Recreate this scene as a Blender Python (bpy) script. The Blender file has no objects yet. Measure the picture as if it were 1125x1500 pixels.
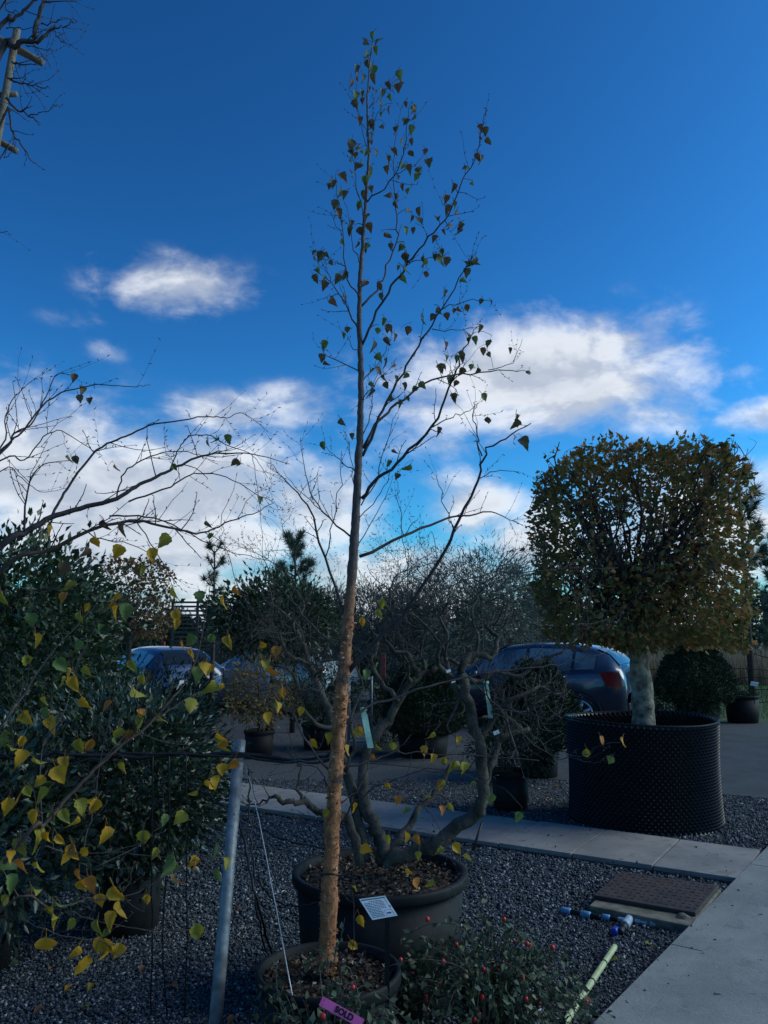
import bpy, math, random
import numpy as np
from mathutils import Vector, Matrix
R = math.radians
random.seed(7); rng = np.random.default_rng(7)
scene = bpy.context.scene
COL = scene.collection

# ------------------------------------------------------------------ camera
CAM_H = 1.65; PITCH = R(8.6); FPX = 1180.0
cam_d = bpy.data.cameras.new('camera'); cam = bpy.data.objects.new('camera', cam_d); COL.objects.link(cam)
cam.location = (0, 0, CAM_H); cam.rotation_euler = (R(90) + PITCH, 0, 0)
cam_d.sensor_fit = 'VERTICAL'; cam_d.sensor_height = 36.0; cam_d.lens = FPX / 1500 * 36
cam_d.clip_start = 0.05; cam_d.clip_end = 2000
scene.camera = cam

# ------------------------------------------------------------------ light
SUN_AZ = R(86); SUN_EL = R(35)          # azimuth from the view direction (+Y) towards +X
sun_dir = Vector((math.sin(SUN_AZ) * math.cos(SUN_EL), math.cos(SUN_AZ) * math.cos(SUN_EL), math.sin(SUN_EL)))
sd = bpy.data.lights.new('sun', 'SUN'); sd.energy = 1.5; sd.angle = R(36); sd.color = (1, .86, .66)
sun = bpy.data.objects.new('sun', sd); COL.objects.link(sun)
sun.rotation_euler = (-sun_dir).to_track_quat('-Z', 'Y').to_euler()
scene.view_settings.view_transform = 'Standard'; scene.view_settings.look = 'None'
scene.view_settings.exposure = 0.2; scene.view_settings.gamma = 1.0
scene.view_settings.use_curve_mapping = False
SKY_STRENGTH = 0.1; SKY_TINT = (0.106, 0.375, 0.49, 1)

def ray(px, py):
    a = (px - 562.5) / FPX; b = (750 - py) / FPX
    c, s = math.cos(PITCH), math.sin(PITCH)
    return Vector((a, c - b * s, s + b * c))
def P(px, py, d):
    r = ray(px, py); t = d / r.y
    return Vector((r.x * t, d, CAM_H + r.z * t))
def G(px, py, z=0.0):
    r = ray(px, py); t = (z - CAM_H) / r.z
    return Vector((r.x * t, r.y * t, z))

class NT:
    """small helper for node trees"""
    def __init__(s, nt): s.nt = nt; s.n = nt.nodes; s.l = nt.links
    def new(s, t, **kw):
        n = s.n.new(t)
        for k, v in kw.items(): setattr(n, k, v)
        return n
    def val(s, x, sock):
        if isinstance(x, (int, float, tuple, list)): sock.default_value = x
        else: s.l.new(x, sock)
    def math(s, op, a, b=0.0, c=None, clamp=False):
        n = s.new('ShaderNodeMath', operation=op); n.use_clamp = clamp
        s.val(a, n.inputs[0]); s.val(b, n.inputs[1])
        if c is not None: s.val(c, n.inputs[2])
        return n.outputs[0]
    def vmath(s, op, a, b=(0, 0, 0)):
        n = s.new('ShaderNodeVectorMath', operation=op)
        s.val(a, n.inputs[0]); s.val(b, n.inputs[1])
        return n.outputs['Value'] if op in ('DOT_PRODUCT', 'LENGTH') else n.outputs[0]
    def noise(s, vec, scale, detail=4, rough=.55, dist=0.0):
        n = s.new('ShaderNodeTexNoise'); n.inputs['Scale'].default_value = scale
        n.inputs['Detail'].default_value = detail; n.inputs['Roughness'].default_value = rough
        n.inputs['Distortion'].default_value = dist
        if vec is not None: s.l.new(vec, n.inputs['Vector'])
        return n.outputs['Fac']
    def smooth(s, x, a, b, lo=0.0, hi=1.0):
        n = s.new('ShaderNodeMapRange', interpolation_type='SMOOTHSTEP')
        s.val(x, n.inputs[0]); n.inputs[1].default_value = a; n.inputs[2].default_value = b
        n.inputs[3].default_value = lo; n.inputs[4].default_value = hi
        return n.outputs[0]
    def mix(s, f, a, b, mode='MIX'):
        n = s.new('ShaderNodeMix', data_type='RGBA', blend_type=mode)
        s.val(f, n.inputs[0]); s.val(a, n.inputs[6]); s.val(b, n.inputs[7])
        return n.outputs[2]
    def ramp(s, f, stops):
        n = s.new('ShaderNodeValToRGB'); s.l.new(f, n.inputs[0]); e = n.color_ramp.elements
        while len(e) < len(stops): e.new(0.5)
        for el, (p, c) in zip(e, stops): el.position = p; el.color = (*c, 1)
        return n.outputs[0]

# ------------------------------------------------------------------ sky with clouds
world = bpy.data.worlds.new('World'); scene.world = world; world.use_nodes = True
W = NT(world.node_tree); W.n.clear()
sky = W.new('ShaderNodeTexSky', sky_type='NISHITA'); sky.sun_disc = False
sky.sun_elevation = SUN_EL; sky.sun_rotation = SUN_AZ; sky.air_density = 1.0; sky.dust_density = 0.9; sky.ozone_density = 2.0
gm = W.new('ShaderNodeGamma'); W.l.new(sky.outputs[0], gm.inputs[0]); gm.inputs[1].default_value = 1.65
skyc = W.mix(1.0, gm.outputs[0], SKY_TINT, 'MULTIPLY')
tc = W.new('ShaderNodeTexCoord'); D = W.vmath('NORMALIZE', tc.outputs['Generated'])
sep = W.new('ShaderNodeSeparateXYZ'); W.l.new(D, sep.inputs[0])
# stretch vertical so that noise reads as flattened clouds
comb = W.new('ShaderNodeCombineXYZ'); W.l.new(sep.outputs[0], comb.inputs[0]); W.l.new(sep.outputs[1], comb.inputs[1])
W.l.new(W.math('MULTIPLY', sep.outputs[2], 1.7), comb.inputs[2]); DV = comb.outputs[0]
n1 = W.noise(DV, 6.0, 8, .58, .25); n2 = W.noise(DV, 21.0, 6, .6, .3)
fb = W.math('ADD', W.math('MULTIPLY', n1, .72), W.math('MULTIPLY', n2, .28))
# clouds: direction, half-sizes (in tan units) and weight; named by where they stand in the sky
CL = [(262, 418, 128, 46, .80), (330, 415, 50, 40, .35), (115, 468, 60, 18, .28), (155, 512, 38, 24, .30),
      (790, 550, 250, 95, 1.2), (880, 520, 130, 55, .8), (650, 600, 190, 72, .62), (950, 605, 140, 42, .7), (1040, 548, 130, 32, .58), (1120, 606, 80, 30, .9),
      (440, 595, 95, 42, .58), (320, 605, 95, 38, .6), (160, 640, 60, 40, .40), (455, 430, 50, 24, .2),
      (200, 750, 330, 125, 1.3), (20, 690, 190, 120, 1.2), (450, 745, 140, 85, 1.0), (580, 845, 330, 60, 1.0), (700, 735, 95, 52, .95), (790, 800, 110, 80, .95),
      (980, 800, 230, 120, .95), (1110, 740, 90, 90, .85), (870, 730, 120, 60, .6), (330, 850, 330, 60, .7), (560, 895, 800, 45, .9)]
cov = None
for (cx, cy, a, b, w) in CL:
    f = ray(cx, cy).normalized(); rt = Vector((f.y, -f.x, 0)).normalized(); up = rt.cross(f)
    dx = W.math('DIVIDE', W.vmath('DOT_PRODUCT', D, tuple(rt)), a / FPX)
    dy = W.math('DIVIDE', W.vmath('DOT_PRODUCT', D, tuple(up)), b / FPX)
    r2 = W.math('ADD', W.math('MULTIPLY', dx, dx), W.math('MULTIPLY', dy, dy))
    m = W.math('MULTIPLY', W.math('EXPONENT', W.math('MULTIPLY', r2, -1.25)), w)
    m = W.math('MULTIPLY', m, W.math('GREATER_THAN', W.vmath('DOT_PRODUCT', D, tuple(f)), 0.0))
    cov = m if cov is None else W.math('MAXIMUM', cov, m)
# the same broken cumulus goes on around the rest of the horizon
front = W.smooth(sep.outputs[1], .55, .8)
band = W.smooth(sep.outputs[2], .36, .03)
big = W.smooth(W.noise(DV, 2.6, 3, .5), .42, .62)
rest = W.math('MULTIPLY', W.math('MULTIPLY', band, big), W.math('SUBTRACT', 1.0, front))
cov = W.math('MAXIMUM', cov, W.math('MULTIPLY', rest, .95))
field = W.math('ADD', cov, W.math('MULTIPLY', W.math('SUBTRACT', fb, .52), 2.7))
dens = W.math('MULTIPLY', W.smooth(field, .06, .98), W.smooth(cov, 0.05, .34))
# light on the clouds: bright towards the sun and the tops, grey where thick and low
shift = W.vmath('ADD', DV, tuple(Vector((sun_dir.x * .03, sun_dir.y * .01, .045))))
n1s = W.noise(shift, 6.0, 5, .55, .25)
lit = W.smooth(W.math('SUBTRACT', n1, n1s), -.06, .08)
thick = W.smooth(field, .55, 1.35)
lit = W.math('MULTIPLY', W.math('ADD', .30, W.math('MULTIPLY', lit, .70)), W.math('SUBTRACT', 1.0, W.math('MULTIPLY', thick, .52)))
cloudc = W.mix(lit, (3.3, 3.9, 5.0, 1), (8.2, 8.5, 8.9, 1))
out = W.mix(W.math('MULTIPLY', dens, .95), skyc, cloudc)
bg = W.new('ShaderNodeBackground'); W.l.new(out, bg.inputs[0]); bg.inputs[1].default_value = SKY_STRENGTH
wo = W.new('ShaderNodeOutputWorld'); W.l.new(bg.outputs[0], wo.inputs[0])

# ------------------------------------------------------------------ materials
def mat(name, col, rough=.8, var=.25, scale=30, bump=0.0, bscale=None, island=None, spec=.3, metal=0.0, trans=0.0, detail=5, coord='Object', col2=None, dist=.004):
    """plain procedural surface: noise-mottled colour, optional bump, optional per-island colours"""
    m = bpy.data.materials.new(name); m.use_nodes = True
    T = NT(m.node_tree); b = T.n['Principled BSDF']
    tcn = T.new('ShaderNodeTexCoord'); v = tcn.outputs[coord]
    n = T.noise(v, scale, detail, .6)
    if island:
        g = T.new('ShaderNodeNewGeometry'); base = T.ramp(g.outputs['Random Per Island'], island)
        k = T.math('ADD', 1 - var, T.math('MULTIPLY', n, 2 * var))
        c = T.mix(1.0, base, k, 'MULTIPLY')
    else:
        c2 = col2 or tuple(x * (1 - var) for x in col)
        c1 = col if col2 else tuple(min(1, x * (1 + var)) for x in col)
        c = T.mix(T.smooth(n, .3, .7), (*c2, 1), (*c1, 1))
    T.l.new(c, b.inputs['Base Color'])
    b.inputs['Roughness'].default_value = rough; b.inputs['Specular IOR Level'].default_value = spec
    b.inputs['Metallic'].default_value = metal
    if bump:
        bn = T.new('ShaderNodeBump'); bn.inputs['Strength'].default_value = bump; bn.inputs['Distance'].default_value = dist
        T.l.new(T.noise(v, bscale or scale * 3, 6, .65), bn.inputs['Height']); T.l.new(bn.outputs[0], b.inputs['Normal'])
    if trans:
        tr = T.new('ShaderNodeBsdfTranslucent'); T.l.new(c, tr.inputs[0])
        mx = T.new('ShaderNodeMixShader'); mx.inputs[0].default_value = trans
        T.l.new(b.outputs[0], mx.inputs[1]); T.l.new(tr.outputs[0], mx.inputs[2])
        T.l.new(mx.outputs[0], T.n['Material Output'].inputs[0])
    return m
M = {}
M['gravel_ground'] = mat('gravel_ground', (.075, .08, .085), .9, .5, 60, 1.0, 140, dist=.01)
M['gravel'] = mat('gravel', (.1, .1, .1), .75, .2, 80, island=[(0, (.018, .024, .031)), (.45, (.052, .066, .082)), (.8, (.095, .115, .135)), (.95, (.21, .22, .225)), (1, (.45, .45, .44))])
M['field'] = mat('field', (.055, .10, .03), .95, .4, 2.5, .6, 40, col2=(.085, .10, .04))
def worn(name, c1, c2, speck, stain):
    m = bpy.data.materials.new(name); m.use_nodes = True; T = NT(m.node_tree); b = T.n['Principled BSDF']
    v = T.new('ShaderNodeTexCoord').outputs['Object']
    c = T.mix(T.smooth(T.noise(v, 2.2, 6, .62), .32, .68), (*c2, 1), (*c1, 1))
    c = T.mix(T.math('MULTIPLY', T.smooth(T.noise(v, 6.5, 7, .7, .8), .54, .66), .55), c, (*stain, 1))
    fine = T.noise(v, 150, 3, .7); c = T.mix(T.math('MULTIPLY', T.smooth(fine, .58, .72), .5), c, (*speck, 1))
    c = T.mix(T.math('MULTIPLY', T.smooth(T.noise(v, 210, 2, .6), .60, .70), .7), c, tuple(x * .35 for x in c2) + (1,))
    c = T.mix(T.smooth(T.noise(v, 15, 2, .5), .70, .74), c, tuple(x * .3 for x in c2) + (1,))
    T.l.new(c, b.inputs['Base Color']); b.inputs['Roughness'].default_value = .88; b.inputs['Specular IOR Level'].default_value = .25
    bn = T.new('ShaderNodeBump'); bn.inputs['Strength'].default_value = .7; bn.inputs['Distance'].default_value = .004
    T.l.new(T.math('ADD', fine, T.noise(v, 40, 5, .65)), bn.inputs['Height']); T.l.new(bn.outputs[0], b.inputs['Normal'])
    return m
M['slab'] = worn('slab', (.32, .285, .26), (.21, .195, .185), (.42, .40, .37), (.14, .13, .115))
M['concrete'] = worn('concrete', (.29, .285, .265), (.20, .205, .195), (.50, .50, .47), (.15, .15, .135))
M['asphalt'] = worn('asphalt', (.072, .075, .078), (.05, .052, .055), (.15, .15, .15), (.04, .04, .042))
M['plinth'] = mat('plinth', (.17, .15, .11), .9, .35, 14, .6, 90)
M['rust'] = mat('rust', (.075, .05, .042), .75, .4, 9, .5, 60, col2=(.04, .03, .03))
M['pot'] = mat('pot', (.022, .021, .020), .62, .35, 5, .25, 60, spec=.14, col2=(.009, .010, .012), detail=8)
M['airpot'] = mat('airpot', (.012, .013, .015), .38, .2, 9, spec=.45)
M['mulch'] = mat('mulch', (.09, .06, .04), .9, .5, 60, .8, 90, dist=.01)
M['chips'] = mat('chips', (.1, .1, .1), .85, .3, 60, island=[(0, (.022, .015, .011)), (.55, (.065, .042, .028)), (.9, (.13, .095, .068)), (1, (.36, .32, .26))])
M['steel'] = mat('steel', (.20, .215, .225), .55, .35, 22, .2, 90, metal=.3, spec=.4)
M['cable'] = mat('cable', (.012, .012, .014), .5, .2, 40)
M['wire'] = mat('wire', (.45, .46, .47), .4, .1, 60, metal=.6)
M['white'] = mat('white', (.74, .76, .78), .45, .05, 30)
M['ink'] = mat('ink', (.05, .06, .10), .6, .1, 60)
M['inkgreen'] = mat('inkgreen', (.05, .16, .14), .6, .1, 60)
M['pink'] = mat('pink', (.95, .14, .38), .5, .08, 20)
M['black'] = mat('black', (.012, .012, .012), .6, .1, 20)
M['mint'] = mat('mint', (.42, .66, .52), .5, .12, 40, trans=.25)
M['bamboo'] = mat('bamboo', (.52, .53, .26), .55, .22, 18, .2, 60, col2=(.40, .42, .22))
M['bamboo_grey'] = mat('bamboo_grey', (.19, .15, .115), .8, .3, 24, .4, 70)
M['bluefit'] = mat('bluefit', (.13, .30, .46), .4, .15, 20, spec=.5)
M['palefit'] = mat('palefit', (.34, .42, .48), .45, .15, 20, spec=.5)
M['deepblue'] = mat('deepblue', (.02, .06, .42), .35, .1, 20, spec=.5)
M['bark_grey'] = mat('bark_grey', (.13, .105, .08), .85, .35, 13, 1.0, 45, col2=(.035, .03, .025), dist=.015, detail=8)
M['bark_pale'] = mat('bark_pale', (.44, .37, .28), .9, .3, 11, 1.0, 34, col2=(.075, .058, .042), dist=.03, detail=9)
M['bark_dark'] = mat('bark_dark', (.062, .045, .045), .75, .3, 30, .5, 90)
M['twig_brown'] = mat('twig_brown', (.085, .05, .038), .7, .3, 30, .4, 90)
M['bark_twig'] = mat('bark_twig', (.075, .062, .055), .85, .3, 30, .4, 90)
M['leaf_yellow'] = mat('leaf_yellow', (.64, .33, .02), .55, .25, 25, .3, 160, col2=(.46, .24, .025), trans=.35)
M['leaf_orange'] = mat('leaf_orange', (.56, .20, .025), .6, .3, 25, .3, 160, col2=(.34, .14, .03), trans=.3)
M['leaf_lime'] = mat('leaf_lime', (.22, .22, .035), .55, .25, 22, .3, 160, col2=(.40, .29, .03), trans=.35)
M['leaf_green'] = mat('leaf_green', (.13, .18, .05), .55, .3, 50, .3, 160, trans=.3)
M['leaf_olive'] = mat('leaf_olive', (.13, .125, .06), .6, .35, 50, .3, 160, col2=(.12, .075, .04), trans=.22)
M['leaf_brown'] = mat('leaf_brown', (.17, .095, .045), .65, .35, 50, .3, 160, trans=.22)
M['fol_evergreen'] = mat('fol_evergreen', (.1, .1, .1), .42, .2, 40, island=[(0, (.018, .032, .014)), (.6, (.04, .066, .024)), (1, (.08, .11, .04))], spec=.5, trans=.1)
M['fol_laurel'] = mat('fol_laurel', (.1, .1, .1), .36, .2, 40, island=[(0, (.012, .022, .011)), (.7, (.026, .046, .02)), (1, (.06, .08, .038))], spec=.6, trans=.08)
M['fol_beech'] = mat('fol_beech', (.1, .1, .1), .6, .25, 40, island=[(0, (.085, .10, .028)), (.35, (.16, .14, .042)), (.6, (.24, .165, .05)), (.9, (.27, .135, .05)), (1, (.40, .15, .06))], trans=.35)
M['fol_brown'] = mat('fol_brown', (.1, .1, .1), .65, .25, 40, island=[(0, (.09, .055, .03)), (.6, (.19, .11, .045)), (1, (.27, .18, .06))], trans=.25)
M['fol_yew'] = mat('fol_yew', (.1, .1, .1), .6, .2, 40, island=[(0, (.012, .026, .013)), (.7, (.026, .05, .022)), (1, (.05, .08, .034))], trans=.08)
M['fol_conifer'] = mat('fol_conifer', (.1, .1, .1), .7, .2, 40, island=[(0, (.09, .11, .09)), (.7, (.15, .175, .15)), (1, (.24, .25, .21))], trans=.1)
M['fol_pine'] = mat('fol_pine', (.1, .1, .1), .6, .2, 40, island=[(0, (.035, .065, .04)), (.7, (.07, .11, .07)), (1, (.11, .15, .09))], trans=.1)
M['fol_shrub'] = mat('fol_shrub', (.1, .1, .1), .55, .2, 60, island=[(0, (.03, .05, .026)), (.6, (.06, .09, .045)), (.92, (.12, .13, .07)), (1, (.26, .23, .14))], trans=.15)
M['fol_far'] = mat('fol_far', (.1, .1, .1), .8, .2, 20, island=[(0, (.03, .045, .03)), (1, (.07, .09, .06))])
M['reed'] = mat('reed', (.1, .1, .1), .8, .2, 20, island=[(0, (.16, .12, .075)), (.6, (.26, .20, .13)), (1, (.36, .29, .19))], trans=.2)
M['grass'] = mat('grass', (.1, .1, .1), .8, .2, 20, island=[(0, (.04, .085, .02)), (1, (.09, .15, .04))], trans=.2)
M['berry'] = mat('berry', (.55, .02, .025), .3, .2, 60, spec=.5)
M['redpost'] = mat('redpost', (.22, .05, .035), .7, .3, 20)
M['wood_old'] = mat('wood_old', (.15, .125, .105), .85, .3, 18, .4, 60)
M['slat'] = mat('slat', (.075, .06, .055), .85, .25, 14)
M['tyre'] = mat('tyre', (.015, .015, .016), .8, .2, 30)
M['rim'] = mat('rim', (.55, .56, .58), .3, .08, 10, metal=.7, spec=.5)
M['glass'] = mat('glass', (.018, .022, .025), .05, .1, 3, spec=.9)
M['glass'].node_tree.nodes['Principled BSDF'].inputs['IOR'].default_value = 1.3
M['side_glass'] = mat('side_glass', (.24, .28, .29), .07, .3, 1.6, spec=.9, col2=(.04, .05, .055))  # pale areas in the base colour imitate reflections and glints on the windows
M['side_glass'].node_tree.nodes['Principled BSDF'].inputs['IOR'].default_value = 1.8
M['taillight'] = mat('taillight', (.24, .01, .014), .18, .15, 30, spec=.6)
M['trim'] = mat('trim', (.02, .02, .022), .5, .1, 20)
def carpaint(name, c):
    m = mat(name, c, .25, .06, 3, spec=.5, metal=.25); m.node_tree.nodes['Principled BSDF'].inputs['Coat Weight'].default_value = .8
    m.node_tree.nodes['Principled BSDF'].inputs['Coat Roughness'].default_value = .05
    return m
M['paint_blue'] = carpaint('paint_blue', (.022, .03, .055)); M['paint_navy'] = carpaint('paint_navy', (.018, .035, .085)); M['paint_silver'] = carpaint('paint_silver', (.42, .44, .46))
def birch_bark():
    m = bpy.data.materials.new('birch_bark'); m.use_nodes = True; T = NT(m.node_tree); b = T.n['Principled BSDF']
    tcn = T.new('ShaderNodeTexCoord'); s = T.new('ShaderNodeSeparateXYZ'); T.l.new(tcn.outputs['Object'], s.inputs[0])
    mp = T.new('ShaderNodeMapping'); mp.inputs['Scale'].default_value = (1, 1, .45); T.l.new(tcn.outputs['Object'], mp.inputs[0])
    n = T.noise(mp.outputs[0], 55, 8, .75, .8); n2 = T.noise(tcn.outputs['Object'], 7, 4, .6); n3 = T.noise(mp.outputs[0], 130, 4, .6)
    mq = T.new('ShaderNodeMapping'); mq.inputs['Scale'].default_value = (1, 1, 7); T.l.new(tcn.outputs['Object'], mq.inputs[0]); ln_ = T.smooth(T.noise(mq.outputs[0], 24, 3, .5), .60, .68)
    low = T.ramp(n, [(.30, (.07, .025, .012)), (.43, (.30, .10, .035)), (.58, (.52, .20, .075)), (.72, (.66, .40, .22))])
    low = T.mix(T.smooth(n2, .53, .62), low, (.09, .05, .035, 1))       # dark rough patches
    low = T.mix(T.math('MULTIPLY', ln_, .75), low, (.06, .03, .02, 1))                # lenticels
    hi = T.ramp(n, [(.3, (.055, .038, .040)), (.7, (.13, .088, .082))])
    h = T.math('ADD', s.outputs[2], T.math('MULTIPLY', T.math('SUBTRACT', n2, .5), .9))
    T.l.new(T.mix(T.smooth(h, 1.35, 2.15), low, hi), b.inputs['Base Color']); b.inputs['Roughness'].default_value = .7
    bn = T.new('ShaderNodeBump'); bn.inputs['Strength'].default_value = .9; bn.inputs['Distance'].default_value = .008
    T.l.new(T.math('ADD', n, T.math('MULTIPLY', n3, .4)), bn.inputs['Height']); T.l.new(bn.outputs[0], b.inputs['Normal'])
    return m
M['birch_bark'] = birch_bark()
M['bark_peel'] = mat('bark_peel', (.1, .1, .1), .7, .2, 60, island=[(0, (.14, .05, .025)), (.6, (.42, .17, .07)), (1, (.60, .42, .28))], trans=.2)

# ------------------------------------------------------------------ mesh helpers
def tag(o, label=None, cat=None, group=None, kind=None):
    if label: o['label'] = label
    if cat: o['category'] = cat
    if group: o['group'] = group
    if kind: o['kind'] = kind
    return o
def empty(name, loc, label=None, cat=None, group=None):
    o = bpy.data.objects.new(name, None); COL.objects.link(o); o.location = loc; o.empty_display_size = .1
    return tag(o, label, cat, group)
def link(name, me, parent=None):
    o = bpy.data.objects.new(name, me); COL.objects.link(o)
    if parent is not None:
        o.parent = parent
        o.matrix_parent_inverse = Matrix.Translation(parent.location).inverted() if parent.parent is None else Matrix.Identity(4)
    return o
class MB:
    """collects vertices and faces (world coordinates) for one mesh object"""
    def __init__(s): s.v = []; s.f = []
    def add(s, vs, fs):
        o = len(s.v); s.v += [tuple(v) for v in vs]; s.f += [tuple(i + o for i in f) for f in fs]
    def tube(s, pts, rad, n=6, cap=True):
        pts = [Vector(p) for p in pts]; k = len(pts)
        if not hasattr(rad, '__len__'): rad = [rad] * k
        nrm = None; vs = []
        for i in range(k):
            t = (pts[min(i + 1, k - 1)] - pts[max(i - 1, 0)])
            t = t.normalized() if t.length > 1e-9 else Vector((0, 0, 1))
            if nrm is None: nrm = t.orthogonal().normalized()
            nrm = (nrm - t * nrm.dot(t)); nrm = nrm.normalized() if nrm.length > 1e-6 else t.orthogonal().normalized()
            bi = t.cross(nrm)
            for j in range(n):
                a = 2 * math.pi * j / n
                vs.append(pts[i] + (nrm * math.cos(a) + bi * math.sin(a)) * rad[i])
        fs = [(i * n + j, i * n + (j + 1) % n, (i + 1) * n + (j + 1) % n, (i + 1) * n + j) for i in range(k - 1) for j in range(n)]
        if cap: fs += [tuple(range(n - 1, -1, -1)), tuple(range((k - 1) * n, k * n))]
        s.add(vs, fs); return s
    def box(s, c, dx, dy, dz, ux=Vector((1, 0, 0)), uy=Vector((0, 1, 0)), uz=Vector((0, 0, 1))):
        c = Vector(c); vs = [c + ux * (dx * a / 2) + uy * (dy * b / 2) + uz * (dz * e / 2) for e in (-1, 1) for b in (-1, 1) for a in (-1, 1)]
        s.add(vs, [(0, 2, 3, 1), (4, 5, 7, 6), (0, 1, 5, 4), (2, 6, 7, 3), (0, 4, 6, 2), (1, 3, 7, 5)]); return s
    def prism(s, top, th):
        n = len(top); vs = [Vector(p) for p in top] + [Vector(p) - Vector((0, 0, th)) for p in top]
        s.add(vs, [tuple(range(n)), tuple(range(2 * n - 1, n - 1, -1))] + [(i, i + n, (i + 1) % n + n, (i + 1) % n) for i in range(n)]); return s
    def lathe(s, c, prof, n=48, closed=False):
        c = Vector(c); vs = []; k = len(prof)
        for (r, z) in prof:
            for j in range(n):
                a = 2 * math.pi * j / n; vs.append(c + Vector((r * math.cos(a), r * math.sin(a), z)))
        fs = [(i * n + j, i * n + (j + 1) % n, (i + 1) * n + (j + 1) % n, (i + 1) * n + j) for i in range(k - 1) for j in range(n)]
        s.add(vs, fs); return s
    def build(s, name, m, parent=None, smooth=False, bevel=0.0):
        me = bpy.data.meshes.new(name); me.from_pydata(s.v, [], s.f); me.materials.append(m)
        if smooth: me.shade_smooth()
        o = link(name, me, parent)
        if bevel:
            b = o.modifiers.new('bevel', 'BEVEL'); b.width = bevel; b.segments = 2; b.limit_method = 'ANGLE'
        return o
def fast_mesh(name, V, F, m, parent=None, smooth=False):
    V = np.asarray(V, np.float32).reshape(-1, 3); F = np.asarray(F, np.int32); k = F.shape[1]
    me = bpy.data.meshes.new(name); me.vertices.add(len(V)); me.vertices.foreach_set('co', V.ravel())
    me.loops.add(F.size); me.loops.foreach_set('vertex_index', F.ravel())
    me.polygons.add(len(F)); me.polygons.foreach_set('loop_start', np.arange(0, F.size, k, dtype=np.int32))
    me.polygons.foreach_set('loop_total', np.full(len(F), k, np.int32)) if hasattr(me.polygons[0], 'loop_total') and False else None
    me.update(calc_edges=True); me.validate(); me.materials.append(m)
    if smooth: me.shade_smooth()
    return link(name, me, parent)
LEAF_T = (np.array([(0, 0, 0), (.5, .42, .10), (0, 1, -.06), (-.5, .42, .10), (0, .48, 0)], float), np.array([(0, 1, 4), (1, 2, 4), (2, 3, 4), (3, 0, 4)]))
NEEDLE_T = (np.array([(-.5, 0, 0), (.5, 0, 0), (0, 1, 0)], float), np.array([(0, 1, 2)]))
def leaf_cloud(name, C, dirs, size, width, m, parent=None, T=LEAF_T):
    """many small leaf-shaped pieces: centres C, long-axis directions dirs"""
    C = np.asarray(C, float); N = len(C); dirs = np.asarray(dirs, float)
    d = dirs / (np.linalg.norm(dirs, axis=1, keepdims=True) + 1e-9)
    r = rng.normal(size=(N, 3)); x = np.cross(d, r); x /= (np.linalg.norm(x, axis=1, keepdims=True) + 1e-9); z = np.cross(x, d)
    size = np.broadcast_to(size, (N,)) * rng.uniform(.65, 1.25, N); tv, tf = T
    V = (x[:, None, :] * (tv[None, :, 0, None] * width) + d[:, None, :] * tv[None, :, 1, None] + z[:, None, :] * tv[None, :, 2, None]) * size[:, None, None] + C[:, None, :]
    F = tf[None] + (np.arange(N) * len(tv))[:, None, None]
    o = fast_mesh(name, V, F.reshape(-1, 3), m, parent); o['kind'] = 'stuff'; return o
def spline(pts, step=4):
    pts = [Vector(p) for p in pts]
    if len(pts) < 3: return pts
    q = [pts[0] * 2 - pts[1]] + pts + [pts[-1] * 2 - pts[-2]]; out_ = []
    for i in range(1, len(q) - 2):
        for k in range(step):
            t = k / step; a, b, c, d = q[i - 1], q[i], q[i + 1], q[i + 2]
            out_.append(.5 * ((2 * b) + (c - a) * t + (2 * a - 5 * b + 4 * c - d) * t * t + (3 * b - a - 3 * c + d) * t ** 3))
    return out_ + [pts[-1]]
def rv(s=1.0): return Vector((random.gauss(0, s), random.gauss(0, s), random.gauss(0, s)))
def wobble(pts, amp):
    return [p + rv(amp) if 0 < i < len(pts) - 1 else p for i, p in enumerate(pts)]

# ------------------------------------------------------------------ the setting
def sheet(name, pts, m, z, kind='structure'):
    b = MB(); b.add([Vector((p[0], p[1], z)) for p in pts], [tuple(range(len(pts)))])
    return tag(b.build(name, m), kind=kind)
sheet('ground', [(-700, -60), (700, -60), (700, 1200), (-700, 1200)], M['field'], -.03)
sheet('gravel_bed', [(-14, -3), (14, -3), (14, 10), (10, 14.5), (4.7, 16.5), (-14, 24)], M['gravel_ground'], -.004)
def rl(x): return 8.69 - (x - 3.57) * .55          # near edge of the car park
sheet('asphalt', [(12, rl(12)), (12, 10.8), (6.4, 13.43), (5.4, 14.1), (5.6, 16.2), (7.5, 19.0), (-22, 34), (-22, rl(-22))], M['asphalt'], .002)
# cross path of flagstones
far0, far1 = G(277, 1137, .045), G(1114, 1244, .045); nr0, nr1 = G(295, 1164, .045), G(1080, 1286, .045)
axis = (far0 - far1).normalized(); wdt = Vector((-axis.y, axis.x, 0)); wdt = wdt if wdt.y < 0 else -wdt
path = tag(MB().prism([far1 + axis * -.02 + wdt * .03, far1 + axis * 9.5 + wdt * .03, far1 + axis * 9.5 + wdt * .88, far1 + wdt * .88][::-1], .05).build('path', M['mulch']), kind='structure')
path.location.z = -.03
pw = (nr1 - far1).dot(wdt)
for i in range(16):
    a = far1 + axis * (i * .585 + .004); b = far1 + axis * ((i + 1) * .585 - .006)
    dz = Vector((0, 0, random.uniform(-.004, .004))); sk = random.uniform(-.006, .006)
    o = MB().prism([a + dz, a + wdt * (pw + sk) + dz, b + wdt * (pw + sk) + dz, b + dz], .05).build('flagstone', M['slab'], path, bevel=.004)
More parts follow.
